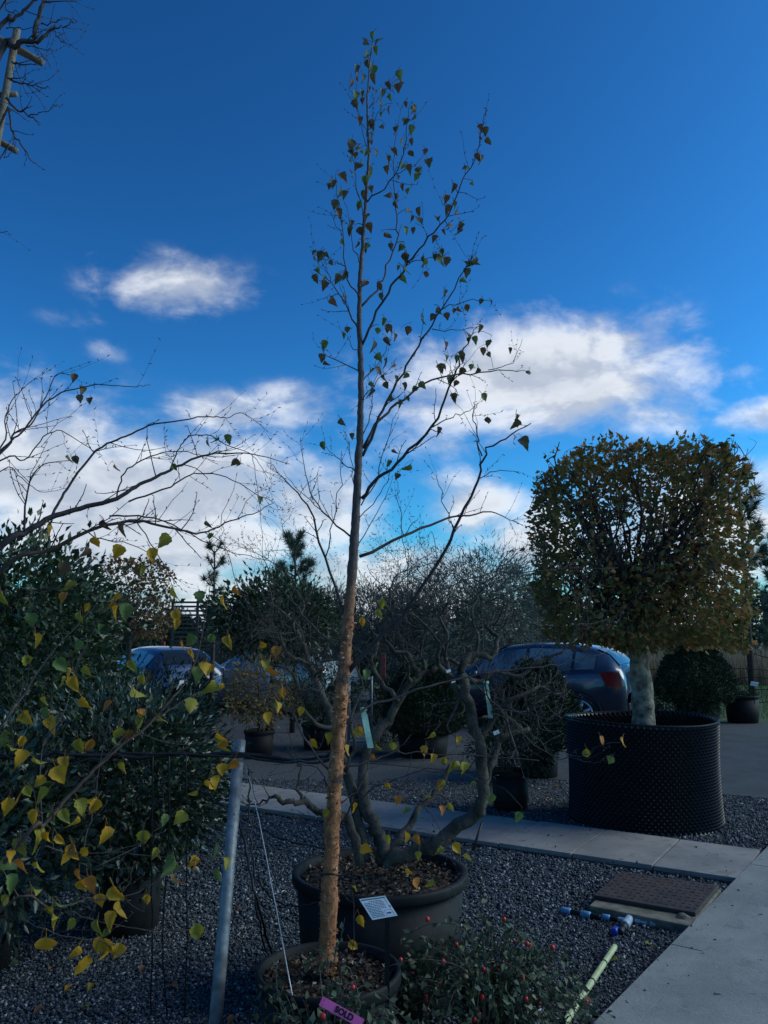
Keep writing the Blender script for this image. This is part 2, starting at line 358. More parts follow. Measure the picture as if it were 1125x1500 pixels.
# concrete walkway on the right
e0, e1 = G(870, 1497, .05), G(1125, 1239, .05); ed = (e1 - e0).normalized(); en = Vector((ed.y, -ed.x, 0))
walk = tag(MB().prism([e0 - ed * 3, e0 - ed * 3 + en * 5, e1 + ed * 1.35 + en * 5, e1 + ed * 1.35][::1], .06).build('walkway', M['mulch']), kind='structure'); walk.location.z = -.03
for i in range(5):
    a = e0 + ed * (-2.6 + i * 1.83); b = a + ed * 1.822
    b = b if i < 4 else e1 + ed * 1.35
    MB().prism([a, a + en * .156, b + en * .156, b], .06).build('edging_kerb', M['concrete'], walk, bevel=.002)
for i in range(3):
    a = e0 + ed * (-3 + i * 2.9) + en * .1575; b = a + ed * 2.896
    MB().prism([a, a + en * 4.8, b + en * 4.8, b], .06).build('concrete_bay', M['concrete'], walk, bevel=.001)

# gravel stones
def stones():
    N = 110000
    py = rng.uniform(1105, 1640, N * 2); dd = 1947 / (py - 928)
    # even spread over the ground area
    y = rng.uniform(2.4, 9.6, N * 3); x = rng.uniform(-1, 1, N * 3) * (y * .52 + .3)
    keep = rng.uniform(size=len(y)) < np.clip(1.35 - y / 8.5, .22, 1)
    x, y = x[keep], y[keep]
    def side(p, d, n): return (x - p.x) * n.x + (y - p.y) * n.y
    ok = side(e0, ed, en) < -.01
    s1 = side(far1, axis, wdt); along = (x - far1.x) * axis.x + (y - far1.y) * axis.y
    on = (s1 > -.0) & (s1 < pw) & (along > 0) & (along < 9.4); sw = side(e0, ed, en)
    stray = (rng.uniform(size=len(x)) < .007 * np.exp(-np.minimum(np.abs(s1), np.abs(s1 - pw)) / .08)) & on
    stray2 = (rng.uniform(size=len(x)) < .012 * np.exp(-np.abs(sw) / .07)) & (sw > 0)
    ok = (ok & ~on) | stray | stray2; up_ = np.where(on | (sw > 0), .047, 0.0)
    ok &= y < 8.69 - (x - 3.57) * .55 - .02
    x, y, up_ = x[ok][:N], y[ok][:N], up_[ok][:N]; n = len(x)
    tv = np.array([(1, 0, 0), (-1, 0, 0), (0, 1, 0), (0, -1, 0), (0, 0, 1), (0, 0, -1)], float)
    tf = np.array([(0, 2, 4), (2, 1, 4), (1, 3, 4), (3, 0, 4), (2, 0, 5), (1, 2, 5), (3, 1, 5), (0, 3, 5)])
    s = rng.uniform(.005, .0115, n) * (1 + (y > 5) * .25); sc = np.stack([s * rng.uniform(.8, 1.6, n), s * rng.uniform(.7, 1.1, n), s * rng.uniform(.45, .8, n)], 1)
    q = rng.normal(size=(n, 3)) * np.array([.5, .5, 3]); ang = q
    cx, sx, cy, sy, cz, sz = np.cos(ang[:, 0]), np.sin(ang[:, 0]), np.cos(ang[:, 1]), np.sin(ang[:, 1]), np.cos(ang[:, 2]), np.sin(ang[:, 2])
    Rm = np.stack([np.stack([cz * cy, cz * sy * sx - sz * cx, cz * sy * cx + sz * sx], 1), np.stack([sz * cy, sz * sy * sx + cz * cx, sz * sy * cx - cz * sx], 1), np.stack([-sy, cy * sx, cy * cx], 1)], 1)
    L = tv[None] * sc[:, None, :] * rng.uniform(.75, 1.25, (n, 6, 1)); V = np.einsum('nij,nkj->nki', Rm, L)
    V += np.stack([x, y, np.where(up_ > 0, up_ + .003, rng.uniform(0, .009, n))], 1)[:, None, :]
    F = tf[None] + (np.arange(n) * 6)[:, None, None]
    tag(fast_mesh('gravel', V, F.reshape(-1, 3), M['gravel']), 'blue-grey gravel chippings covering the nursery bed', 'gravel', kind='stuff')
stones()

# grass and reeds beyond
def blades(name, n, xr, yr, h, m, label, cat, w=.03):
    y = rng.uniform(*yr, n); x = rng.uniform(*xr, n)
    C = np.stack([x, y, np.full(n, -.03)], 1); dr = np.stack([rng.normal(0, .16, n), rng.normal(0, .16, n), np.ones(n)], 1)
    o = leaf_cloud(name, C, dr, h, w, m, T=NEEDLE_T); tag(o, label, cat, kind='stuff')
blades('reeds', 16000, (4, 30), (27, 33), 1.15, M['reed'], 'tall dry straw-coloured reeds beyond the lawn', 'reeds', .035)
blades('lawn_grass', 30000, (5.2, 22), (16.5, 27), .09, M['grass'], 'short green lawn behind the wire fence', 'grass', .12)

# ------------------------------------------------------------------ foliage builders
def blob_pts(n, c, rad, shell=.5, noise=.18, low=None):
    """points through an uneven ellipsoid, denser towards its outside"""
    d = rng.normal(size=(n, 3)); d /= np.linalg.norm(d, axis=1, keepdims=True)
    k = rng.uniform(size=n) ** (1 / 3); k = np.where(rng.uniform(size=n) < shell, rng.uniform(.82, 1.0, n), k)
    bump = 1 + noise * (np.sin(d[:, 0] * 5 + d[:, 2] * 4 + c[0]) + np.sin(d[:, 1] * 7 + d[:, 2] * 6 + c[1]) * .6)
    return d * (k * bump)[:, None] * np.array(rad) + np.array(c), d
def clumps(n, c, rad, nc, cr, shell=.75):
    """leaf positions gathered into clumps spread through a crown"""
    cc, cd = blob_pts(nc, c, rad, shell, .12)
    i = rng.integers(0, nc, n); off = rng.normal(size=(n, 3)) * cr * rng.uniform(.6, 1.2, nc)[i][:, None]
    return cc[i] + off, cd[i] + off / cr * .5, cc
def leafy_tree(name, base, h, c, rad, m, n, nc, cr, leaf, wd, label, cat='tree', trunk_r=.06, group=None, bark='bark_dark', limbs=14, fol='crown'):
    t = empty(name, base, label, cat, group); b = Vector(base); c = Vector(c)
    pts, dr, cc = clumps(n, c, rad, nc, cr)
    keep = pts[:, 2] > .05; leaf_cloud(fol, pts[keep], dr[keep] + rng.normal(0, .6, (keep.sum(), 3)), leaf, wd, M[m], t)
    top = Vector((c.x, c.y, c.z + rad[2] * .6))
    tr = MB(); line = spline([b - Vector((0, 0, .02)), b.lerp(top, .35) + rv(.02), b.lerp(top, .7) + rv(.04), top]); tr.tube(line, [trunk_r * (1 - .8 * i / (len(line) - 1)) for i in range(len(line))], 8)
    tr.build('trunk', M[bark], t, True)
    for k in range(min(limbs, nc)):
        lb = MB()
        e = Vector(cc[k]); zz = max(b.z + .1, min(e.z - .25 * (e - c).length, top.z)); f = (zz - b.z) / max(.01, top.z - b.z); s = b.lerp(top, max(0, min(1, f)))
        ln = spline([s, s.lerp(e, .5) + rv(.04 * rad[0]), e]); lb.tube(ln, [trunk_r * .35 * (1 - .75 * i / (len(ln) - 1)) for i in range(len(ln))], 5)
        lb.build('limb', M[bark], t, True)
    return t
def dome(name, base, r, h, label, n=9000, m='fol_yew', leaf=.055, cone=0.0, z0=0.0, cat='topiary'):
    t = empty(name, base, label, cat); b = np.array(base)
    u = rng.uniform(0, 1, n); a = rng.uniform(0, 2 * math.pi, n)
    z = u ** .9; prof = np.sqrt(np.clip(1 - (z * .98) ** 2, 0, 1)) * (1 - cone) + (1 - z) * cone * 1.15
    prof = prof * np.clip(.72 + z * 2.2, .72, 1)
    bump = 1 + .05 * np.sin(a * 5 + z * 7) + .05 * np.sin(a * 11 - z * 13) + .03 * np.sin(a * 23 + z * 31)
    k = np.where(rng.uniform(size=n) < .7, rng.uniform(.9, 1.03, n), rng.uniform(.3, .95, n))
    pts = np.stack([np.cos(a) * prof * r * k * bump, np.sin(a) * prof * r * k * bump, z0 + z * h * bump * np.where(prof < .25, k, 1)], 1) + b
    dr = np.stack([np.cos(a), np.sin(a), .35 + z], 1) + rng.normal(0, .55, (n, 3))
    leaf_cloud('foliage', pts, dr, leaf, .3, M[m], t)
    tr = MB(); tr.tube([Vector(base) - Vector((0, 0, .06)), Vector(base) + Vector((0, 0, z0 + h * .75))], [.035, .01], 7); tr.build('trunk', M['bark_dark'], t, True)
    return t
def round_pot(name, c, r, h, label, m='pot', taper=.86, soil=.05, chips=0, rim=True):
    t = empty(name, c, label, 'plant pot'); c = Vector(c); th = .012
    pr = [(r * taper * .96, 0.0), (r * taper, .004), (r * .985, h - .045)]
    MB().lathe(c, pr + [(r * .985 - th, h - .045), (r * taper - th, .02), (.001, .02)] , 56).build('body', M[m], t, True)
    if rim: MB().lathe(c, [(r * .97, h - .05), (r * 1.03, h - .048), (r * 1.045, h - .038), (r * 1.045, h - .012), (r * 1.035, h), (r * 1.0, h + .002), (r * .965, h - .004), (r * .955, h - .05)], 56).build('rim', M[m], t, True)
    n = 40; b = MB(); zs = h - soil
    vs = [c + Vector((0, 0, zs + .015))]
    for k in range(1, 7):
        for j in range(n):
            a = 2 * math.pi * j / n; rr = r * .965 * k / 6; vs.append(c + Vector((rr * math.cos(a), rr * math.sin(a), zs + random.uniform(-.008, .012))))
    fs = [(0, 1 + j, 1 + (j + 1) % n) for j in range(n)] + [(1 + k * n + j, 1 + (k + 1) * n + j, 1 + (k + 1) * n + (j + 1) % n, 1 + k * n + (j + 1) % n) for k in range(5) for j in range(n)]
    b.add(vs, fs); b.build('soil', M['mulch'], t, True)
    if chips:
        a = rng.uniform(0, 2 * math.pi, chips); rr = r * .94 * np.sqrt(rng.uniform(0, 1, chips))
        C = np.stack([c.x + rr * np.cos(a), c.y + rr * np.sin(a), np.full(chips, c.z + zs) + rng.uniform(.004, .022, chips)], 1)
        dr = rng.normal(size=(chips, 3)) * np.array([1, 1, .3]); leaf_cloud('bark_chips', C, dr, .026, .5, M['chips'], t)
    return t

# ------------------------------------------------------------------ branch-by-branch trees
LEAFMESH = {}
def leaf_mesh(kind, var):
    key = (kind, var)
    if key in LEAFMESH: return LEAFMESH[key]
    rr = random.Random(var * 7 + 3); b = MB(); L = 1.0
    prof = [(0, .03), (.05, .25), (.13, .37), (.25, .43), (.38, .41), (.52, .34), (.66, .24), (.79, .14), (.90, .06), (1.0, .004)]
    curl = rr.uniform(.1, .75); fold = rr.uniform(.15, .8); tw = rr.uniform(-.7, .7); ph = rr.uniform(0, 6)
    vs = []; st = []
    for i, (t, w) in enumerate(prof):
        ser = 1 + .08 * (1 if i % 2 else -1) + rr.uniform(-.07, .07)
        zc = -curl * t * t
        row = []
        for s in (-1, -.5, 0, .5, 1):
            x = s * w * ser * math.cos(fold * abs(s)); z = zc + abs(s) * w * math.sin(fold) + tw * s * w * t + .05 * math.sin(t * 7 + s * 2 + ph) * abs(s)
            row.append(Vector((x, t * (1 - .12 * curl), z)))
        vs += row
    fs = [(i * 5 + j, i * 5 + j + 1, (i + 1) * 5 + j + 1, (i + 1) * 5 + j) for i in range(len(prof) - 1) for j in range(4)]
    b.add(vs, fs); b.tube([Vector((0, -.42, .05)), Vector((0, -.2, .03)), Vector((0, .03, 0))], [.012, .012, .015], 4, False)
    me = bpy.data.meshes.new('leaf'); me.from_pydata(b.v, [], b.f); me.materials.append(M[kind]); me.shade_smooth()
    LEAFMESH[key] = me; return me
def put_leaf(parent, pos, size, kind, tip=None, name='leaf'):
    """pos is the leaf's middle; it hangs from its stalk"""
    tip = (tip or Vector((random.gauss(0, .35), random.gauss(0, .35), -1))).normalized()
    face = Vector((random.gauss(0, .9), -1 + random.gauss(0, .8), random.gauss(0, .5)))
    x = tip.cross(face).normalized(); z = x.cross(tip)
    rot = Matrix((x, tip, z)).transposed().to_4x4()
    o = bpy.data.objects.new(name, leaf_mesh(kind, random.randrange(12))); COL.objects.link(o)
    o.parent = parent; o.matrix_parent_inverse = Matrix.Translation(parent.location).inverted()
    sc = Matrix.Diagonal((size * random.uniform(.8, 1.1), size, size, 1))
    o.matrix_basis = Matrix.Translation(Vector(pos) - tip * size * .5) @ rot @ sc
    return Vector(pos) - tip * size * .9       # where the stalk ends
class BranchTree:
    def __init__(s, name, base, label, cat, bark, depth):
        s.t = empty(name, base, label, cat); s.bark = bark; s.depth = depth; s.nodes = []; s.mb = []
    def branch(s, px, r0, r1, dz=0.0, d0=None, name='branch', n=6, mtl=None, wob=.004, twigs=0, tl=.14, d_end=None):
        """px: image way-points; depth runs from d0 to d0+dz along the branch"""
        d0 = s.depth if d0 is None else d0; k = len(px)
        pts = spline([P(x, y, d0 + dz * (i / (k - 1))) for i, (x, y) in enumerate(px)], 4); pts = wobble(pts, wob)
        return s.raw(pts, r0, r1, name, n, mtl, twigs, tl)
    def raw(s, pts, r0, r1, name='branch', n=6, mtl=None, twigs=0, tl=.14):
        k = len(pts); rad = [r0 + (r1 - r0) * (i / (k - 1)) for i in range(k)]
        mb = MB().tube(pts, rad, n)
        idx = len(s.mb); s.mb.append((mb, name, mtl or s.bark))
        for i, p in enumerate(pts): s.nodes.append((p, rad[i], idx))
        for _ in range(twigs):
            i = random.randint(max(1, k // 5), k - 2); f = random.random(); p = pts[i].lerp(pts[i + 1], f)
            t = (pts[i + 1] - pts[i]).normalized(); d = (t * .8 + rv(.55) + Vector((0, 0, .25))).normalized(); L = tl * random.uniform(.4, 1.3)
            tp = [p]; 
            for q in range(4): d = (d + rv(.17) + Vector((0, 0, .05))).normalized(); tp.append(tp[-1] + d * L / 4)
            tr = min(rad[i] * .5, .0026); mb.tube(tp, [tr, tr * .85, tr * .75, tr * .65, tr * .5], 4)
            for q in tp[1:]: 
                s.nodes.append((q, tr * .7, idx))
                if random.random() < .8:       # buds
                    bd = (d + rv(.8)).normalized(); mb.tube([q, q + bd * .006, q + bd * .013], [.0012, .0018, .0003], 4, False)
        return pts
    def leaf_at(s, px, py, size, kind, maxd=9, jitter=.05):
        """a leaf where the photo shows one, on its own short twig from the nearest branch"""
        best = None; r = ray(px, py).normalized(); o = Vector((0, 0, CAM_H))
        for (p, rd, ix) in s.nodes[:s.nlim]:
            v = p - o; al = v.dot(r); dd = (v - r * al).length
            if best is None or dd < best[0]: best = (dd, p, rd, ix, al)
        dd, p, rd, ix, al = best
        pos = o + r * (al + random.gauss(0, min(.03, .01 + dd * .3)))
        tip = Vector((random.gauss(0, .45), random.gauss(0, .4), -1))
        st = put_leaf(s.t, pos, size, kind, tip)
        if (st - p).length > .012:
            L = (st - p).length; mid = p.lerp(st, .5) + Vector((0, 0, .12 * L)) + rv(.05 * L)
            ln = spline([p, mid, st], 3); r0 = min(rd * .6, .0022); s.mb[ix][0].tube(ln, [r0 + (.0009 - r0) * i / (len(ln) - 1) for i in range(len(ln))], 4, False)
    def freeze(s): s.nlim = len(s.nodes)
    def finish(s):
        for (mb, name, m) in s.mb: mb.build(name, M[m] if isinstance(m, str) else m, s.t, True)
        return s.t
def PX(ox, oy, sc, pts): return [(ox + x / sc, oy + y / sc) for x, y in pts]
UPK = ['leaf_olive', 'leaf_olive', 'leaf_brown', 'leaf_green']
LOK = ['leaf_yellow', 'leaf_lime', 'leaf_lime', 'leaf_yellow', 'leaf_orange', 'leaf_green']

# ---- the young birch in front
POT1 = Vector((-.205, 3.22, 0)); H1 = .42
birch = BranchTree('birch_tree', (P(478, 1412, 3.22).x, 3.22, H1 - .06), 'slender young birch with peeling copper trunk in the front black pot', 'tree', 'bark_dark', 3.22)
tp = [(477, 1425), (480, 1380), (487, 1200), (497, 1060), (508, 930), (517, 820), (524, 700), (529, 580), (526, 450), (533, 330), (540, 230), (538, 140), (545, 62)]
tr = [11.6, 11.2, 10.4, 9.2, 8.0, 6.6, 5.4, 4.6, 3.7, 2.8, 2.1, 1.4, .6]
tpts = spline([P(x, y, 3.22) for x, y in tp], 5); rr = []
for i in range(len(tpts)):
    q = i / 5; a = int(min(q, len(tr) - 2)); rr.append((tr[a] + (tr[a + 1] - tr[a]) * (q - a)) / FPX * 3.25)
fine = []; fr2 = []
for i in range(len(tpts) - 1):
    for k in range(4): fine.append(tpts[i].lerp(tpts[i + 1], k / 4)); fr2.append(rr[i] + (rr[i + 1] - rr[i]) * k / 4)
knots = [(random.uniform(.02, .62), random.uniform(.05, .16)) for _ in range(26)]; nF = len(fine)
fr2 = [r_ * (1 + .035 * math.sin(i * .9) * math.sin(i * .37 + 1) + sum(a * math.exp(-((i / nF - f) * nF / 1.6) ** 2) for f, a in knots)) for i, r_ in enumerate(fr2)]
mb = MB().tube(wobble(fine, .0011), fr2, 16); birch.mb.append((mb, 'trunk', 'birch_bark'))
fp, fd = [], []
for _ in range(750):
    i = int(random.random() ** 1.2 * nF * .36); a = random.uniform(0, 6.283); o_ = Vector((math.cos(a), math.sin(a), 0))
    fp.append(tuple(fine[i] + o_ * fr2[i] * .98 + Vector((0, 0, random.uniform(-.02, .02))))); fd.append(tuple(o_ * .35 + Vector((-o_.y, o_.x, 0)) * random.choice((-1, 1)) + Vector((0, 0, random.gauss(0, .5)))))
leaf_cloud('bark_flakes', fp, fd, .016, .6, M['bark_peel'], birch.t)
for p, r_ in zip(tpts, rr):
    if p.z > 1.0: birch.nodes.append((p, r_, 0))
BR = [([(511, 984), (560, 930), (597, 891), (643, 824), (675, 760), (701, 702), (708, 666), (740, 641), (778, 620)], .0095, .0016, -.5, 9),
      ([(706, 668), (701, 645), (694, 613), (699, 590)], .003, .0012, -.05, 4, -.32),
      ([(701, 702), (725, 690), (762, 694)], .002, .001, .06, 3, -.30),
      ([(668, 778), (650, 745), (645, 712), (632, 698)], .002, .001, .06, 4, -.25),
      ([(597, 891), (650, 862), (705, 843), (800, 835), (905, 832)], .0034, .0012, .25, 5, -.14),
      ([(527, 815), (589, 785), (641, 764), (686, 753), (727, 753), (766, 770)], .007, .0014, .35, 12),
      ([(530, 730), (555, 701), (591, 670), (633, 626), (658, 570), (672, 535), (683, 503), (701, 478)], .0075, .0012, -.35, 9),
      ([(633, 626), (660, 612), (687, 602), (699, 588)], .0025, .001, .05, 4, -.12),
      ([(532, 656), (559, 613), (591, 585), (633, 556), (690, 547), (740, 542), (776, 545)], .0068, .0012, .3, 9),
      ([(715, 542), (750, 531), (765, 497)], .002, .0009, .1, 4, .22),
      ([(531, 668), (555, 613), (580, 560), (612, 506), (640, 464), (665, 421), (687, 382), (692, 376)], .0068, .0012, -.1, 9),
      ([(648, 453), (690, 439), (722, 442)], .0022, .001, .05, 4, -.05), ([(633, 482), (669, 483), (704, 478)], .0022, .001, .12, 4, -.04),
      ([(530, 506), (552, 457), (580, 412), (599, 385), (628, 347), (657, 315), (673, 273), (695, 235), (705, 190), (711, 165)], .0058, .0010, -.3, 8),
      ([(599, 385), (630, 378), (655, 372)], .0018, .0009, .04, 3, -.09), ([(657, 315), (650, 300), (648, 290)], .0015, .0008, .04, 1, -.15),
      ([(528, 450), (556, 415), (567, 390), (583, 344), (580, 305), (577, 254), (580, 196), (590, 152)], .0048, .0009, .25, 7),
      ([(538, 296), (570, 267), (590, 228), (596, 184), (599, 158)], .0034, .0009, -.2, 5), ([(580, 255), (606, 240), (625, 222)], .0017, .0008, .03, 2, -.08),
      ([(541, 158), (558, 139), (574, 123), (580, 104)], .0022, .0008, .12, 3), ([(541, 190), (553, 170), (560, 150)], .0018, .0008, -.08, 2), ([(537, 200), (525, 165), (521, 120)], .0018, .0008, .1, 3), ([(537, 215), (520, 150), (511, 128)], .0015, .0008, -.1, 2),
      ([(527, 489), (505, 446), (484, 414), (458, 395)], .0042, .0009, .2, 7), ([(484, 414), (475, 385), (455, 366)], .002, .0008, -.1, 4, .14), ([(505, 446), (495, 430), (474, 438)], .0018, .0008, .05, 3, .06),
      ([(527, 440), (512, 410), (506, 388), (500, 331), (494, 283), (492, 254)], .0036, .0008, -.2, 6), ([(530, 390), (518, 360), (513, 330), (507, 300)], .0026, .0008, .15, 5), ([(534, 330), (524, 280), (519, 240), (513, 222)], .0022, .0008, -.12, 4), ([(501, 345), (488, 320), (482, 312)], .0015, .0008, 0, 2, -.1),
      ([(527, 544), (484, 524), (470, 508)], .0028, .0009, -.15, 4), ([(526, 520), (512, 500), (505, 484)], .002, .0008, .1, 3),
      ([(518, 790), (473, 749), (451, 708), (440, 641)], .0044, .001, .2, 9), ([(473, 749), (440, 720), (415, 690)], .002, .0008, -.1, 4, .06),
      ([(507, 914), (477, 816), (451, 742), (421, 705), (391, 678)], .0062, .001, -.25, 10), ([(477, 816), (490, 760), (497, 710), (500, 660)], .0028, .0009, .1, 6, -.07),
      ([(501, 958), (455, 913), (417, 869), (385, 835)], .0055, .001, .3, 8), ([(520, 690), (497, 676), (478, 655)], .0026, .0009, .1, 5), ([(519, 712), (512, 660), (503, 630)], .0018, .0008, -.1, 3),
      ([(529, 740), (552, 700), (567, 640), (585, 590)], .003, .0009, .25, 6), ([(525, 760), (560, 720), (572, 690)], .0022, .0008, -.15, 5), ([(523, 800), (560, 740), (575, 700)], .0024, .0008, .2, 6), ([(530, 640), (545, 600), (548, 560), (560, 520)], .0026, .0009, .2, 5), ([(530, 590), (550, 560), (565, 545)], .002, .0009, -.1, 5), ([(530, 560), (555, 530), (570, 500), (575, 480)], .0022, .0009, .15, 4),
      ([(592, 786), (586, 740), (580, 700)], .002, .0009, .05, 5, .08), ([(595, 890), (596, 840), (590, 790), (585, 770)], .002, .0009, .08, 4, -.14),
      ([(505, 1060), (550, 1030), (629, 1005), (686, 991), (780, 978), (832, 970), (892, 954)], .006, .0015, .3, 8),
      ([(500, 1128), (551, 1112), (593, 1103), (690, 1108), (790, 1114)], .0048, .0012, .1, 8), ([(487, 1133), (444, 1080), (423, 1020), (415, 975)], .0048, .0012, -.2, 9), ([(492, 1165), (470, 1130), (440, 1118), (400, 1120)], .003, .001, .1, 6),
      ([(500, 1205), (520, 1175), (560, 1150), (600, 1165), (640, 1205), (655, 1260)], .004, .001, -.25, 10), ([(560, 1150), (620, 1130), (680, 1135), (715, 1150)], .0025, .001, -.1, 8, -.1), ([(495, 1180), (530, 1150), (545, 1100), (575, 1060)], .003, .001, .1, 8),
      ([(490, 1230), (440, 1200), (400, 1195), (370, 1200)], .0022, .0009, -.1, 5), ([(686, 991), (735, 1040), (780, 1090), (830, 1112), (870, 1098), (908, 1088)], .0026, .0009, -.2, 6, .12), ([(838, 1110), (870, 1116), (893, 1116)], .0014, .0008, -.03, 2, -.06),
      ([(515, 1400), (518, 1340), (516, 1290), (520, 1240)], .002, .0008, -.05, 4), ([(600, 1275), (640, 1290), (668, 1310), (672, 1335)], .0016, .0008, -.05, 2, -.2)]
for e in BR:
    birch.branch(e[0], e[1], e[2], e[3], 3.22 + (e[5] if len(e) > 5 else 0), twigs=e[4], tl=.13)
birch.freeze()
U1 = PX(420, 30, 3.125, [(395,70),(415,95),(405,140),(370,155),(375,205),(400,230),(395,265),(295,290),(325,265),(350,265),(345,335),(315,345),(375,315),(405,325),(440,335),(470,350),(465,295),(510,310),(515,250),(430,380),(465,405),(435,425),(315,385),(350,370),(335,455),(390,480),(390,530),(390,560),(295,570),(300,605),(290,635),(325,595),(410,605),(365,605),(345,650),(325,670),(375,690),(545,385),(585,405),(535,455),(580,445),(570,500),(500,500),(525,560),(570,555),(495,605),(570,615),(635,605),(650,650),(600,690),(595,715),(465,635),(530,665),(560,680),(460,685),(510,720),(555,780),(530,765),(500,805),(470,800),(495,840),(260,715),(210,750),(245,790),(265,795),(220,845),(350,800),(330,850),(360,735),(295,930),(250,930),(240,885),(380,950),(375,905),(340,970),(290,965),(260,1015),(330,1025),(360,1040),(150,1075),(205,1110),(910,425),(910,510),(925,555),(890,535),(895,635),(875,630),(815,680),(850,745),(765,770),(730,820),(770,845),(735,865),(780,895),(750,930),(795,940),(690,905),(785,970),(720,965),(675,1000),(580,965),(545,960),(570,910),(610,915),(605,880),(555,870),(475,1035),(525,1040),(465,985),(545,1090),(710,1060),(680,1085),(720,1100),(630,1110),(860,1105)])
U2 = PX(420, 350, 2.8125, [(325,35),(430,30),(470,35),(640,55),(660,95),(630,80),(575,100),(490,80),(490,130),(475,165),(785,100),(745,105),(740,135),(730,170),(655,230),(385,200),(390,240),(320,185),(240,240),(210,165),(155,190),(120,165),(130,130),(140,65),(240,150),(185,260),(375,380),(415,370),(445,405),(365,440),(500,380),(415,425),(555,330),(600,325),(630,300),(660,320),(690,300),(710,290),(745,290),(800,260),(845,265),(795,370),(755,405),(775,415),(830,435),(810,465),(835,478),(655,440),(660,490),(635,535),(720,480),(700,495),(720,550),(785,550),(635,585),(695,600),(670,580),(380,490),(410,515),(440,520),(345,550),(380,545),(490,565),(450,580),(485,610),(560,605),(410,605),(350,600),(345,635),(425,660),(465,680),(500,660),(525,620),(235,400),(250,375),(165,515),(155,440),(920,460),(995,555),(760,530),(815,655),(690,655),(830,750),(945,740),(940,765),(980,835),(625,795),(495,945),(420,925),(455,980),(445,885),(150,855),(270,815),(230,757)])
for (x, y) in U1 + U2: birch.leaf_at(x, y, random.uniform(.029, .050), random.choice(UPK))
for (x, y) in random.sample(U1 + U2, 34): birch.leaf_at(x + random.gauss(0, 9), y + random.gauss(0, 9), random.uniform(.024, .042), random.choice(UPK))
LOW = PX(380, 760, 2.8125, [(505,355),(495,395),(425,430),(480,610),(440,645),(95,720),(75,775),(25,605),(35,825),(170,795),(220,930),(395,890),(415,880),(470,985),(490,945),(550,940),(285,900),(320,950),(365,955),(705,900),(715,990),(680,958),(760,1000),(790,1025),(820,1020),(845,1030),(745,1100),(875,1100),(820,915)]) \
    + PX(380, 1100, 2.8125, [(745,145),(690,195),(755,245),(790,235),(570,205),(530,150),(600,255),(530,370),(610,355),(650,370),(655,435),(740,415),(815,405),(620,500),(650,550),(695,550),(855,445),(390,240),(440,410),(955,205),(1065,275),(395,570),(260,650),(420,705),(390,805),(270,260)]) \
    + [(882, 1085), (911, 1087), (894, 1114), (860, 1104)]
for (x, y) in LOW: birch.leaf_at(x, y, random.uniform(.036, .052), random.choice(LOK))
birch.finish()

# ---- weeping birch whose trunk stands just outside the frame on the left
WD = 2.75
wb_base = Vector((-1.72, WD + .05, 0))
weep = BranchTree('weeping_birch', wb_base, 'bare weeping birch arching in from the left edge with yellow leaves', 'tree', 'bark_dark', WD)
ttop = Vector((-1.62, WD, 2.15))
weep.raw(spline([wb_base - Vector((0, 0, .02)), Vector((-1.70, WD + .03, .8)), Vector((-1.66, WD, 1.5)), ttop], 5), .045, .024, 'trunk', 10, 'bark_dark')
def wl(zf): return wb_base.lerp(ttop, zf)
def wbranch(px, r0, r1, dz=0.0, d0=0.0, twigs=6, zf=None, mtl=None, tl=.16):
    pts = [P(x, y, WD + d0 + dz * i / max(1, len(px) - 1)) for i, (x, y) in enumerate(px)]
    if zf is not None: pts = [wl(zf)] + pts
    weep.raw(wobble(spline(pts, 5), .0018), r0 * .8, r1 * .85, 'branch', 6, mtl, twigs, tl)
wbranch([(0, 802), (36, 781), (75, 758), (117, 745), (171, 729), (206, 710), (242, 692), (281, 674), (316, 664), (370, 665), (425, 680)], .017, .0012, .3, 0, 16, .72)
wbranch([(0, 836), (71, 806), (142, 774), (199, 763), (256, 774), (295, 781), (338, 763), (377, 749), (402, 735)], .011, .0012, .2, -.1, 16, .66, 'twig_brown')
wbranch([(75, 758), (89, 728), (110, 699), (142, 660), (178, 642), (217, 624), (263, 616), (306, 610), (334, 612), (356, 605), (386, 626)], .0065, .001, .15, .06, 14)
wbranch([(35, 779), (37, 742), (46, 699), (71, 678), (115, 675)], .0055, .001, -.1, .02, 8)
wbranch([(0, 664), (21, 635), (46, 621), (64, 589), (82, 550), (103, 549)], .006, .0012, .1, .1, 10, .95)
wbranch([(0, 656), (7, 610), (25, 578), (50, 555)], .005, .001, .1, .2, 7, .95)
wbranch([(0, 660), (36, 628), (64, 592), (96, 573), (124, 566), (156, 564), (199, 566), (221, 564)], .005, .001, .1, 0, 8, .95)
wbranch([(0, 676), (36, 674), (64, 640), (90, 632), (130, 655), (150, 668)], .004, .001, .1, -.1, 9, .9)
wbranch([(0, 690), (30, 700), (60, 720), (100, 715)], .003, .001, .1, .15, 8, .9)
wbranch([(171, 729), (178, 699), (206, 674), (245, 662), (284, 664), (320, 680)], .004, .001, -.15, .1, 10)
wbranch([(249, 688), (263, 656), (277, 639), (309, 639), (334, 653), (370, 667), (392, 700)], .0034, .001, -.1, .2, 10)
wbranch([(188, 735), (249, 713), (284, 694), (331, 699), (377, 724), (400, 735)], .0042, .001, .2, .1, 12)
wbranch([(160, 756), (213, 756), (263, 774), (302, 795), (356, 813), (400, 822)], .004, .001, .2, 0, 12)
wbranch([(199, 763), (231, 813), (249, 841), (256, 856)], .003, .001, 0, .05, 6); wbranch([(120, 775), (150, 790), (200, 800), (240, 830)], .003, .001, 0, -.1, 7)
wbranch([(370, 667), (376, 710), (383, 770), (386, 845)], .0017, .0008, .05, .3, 5); wbranch([(300, 780), (330, 800), (345, 850), (360, 880)], .002, .0008, .1, .1, 6)
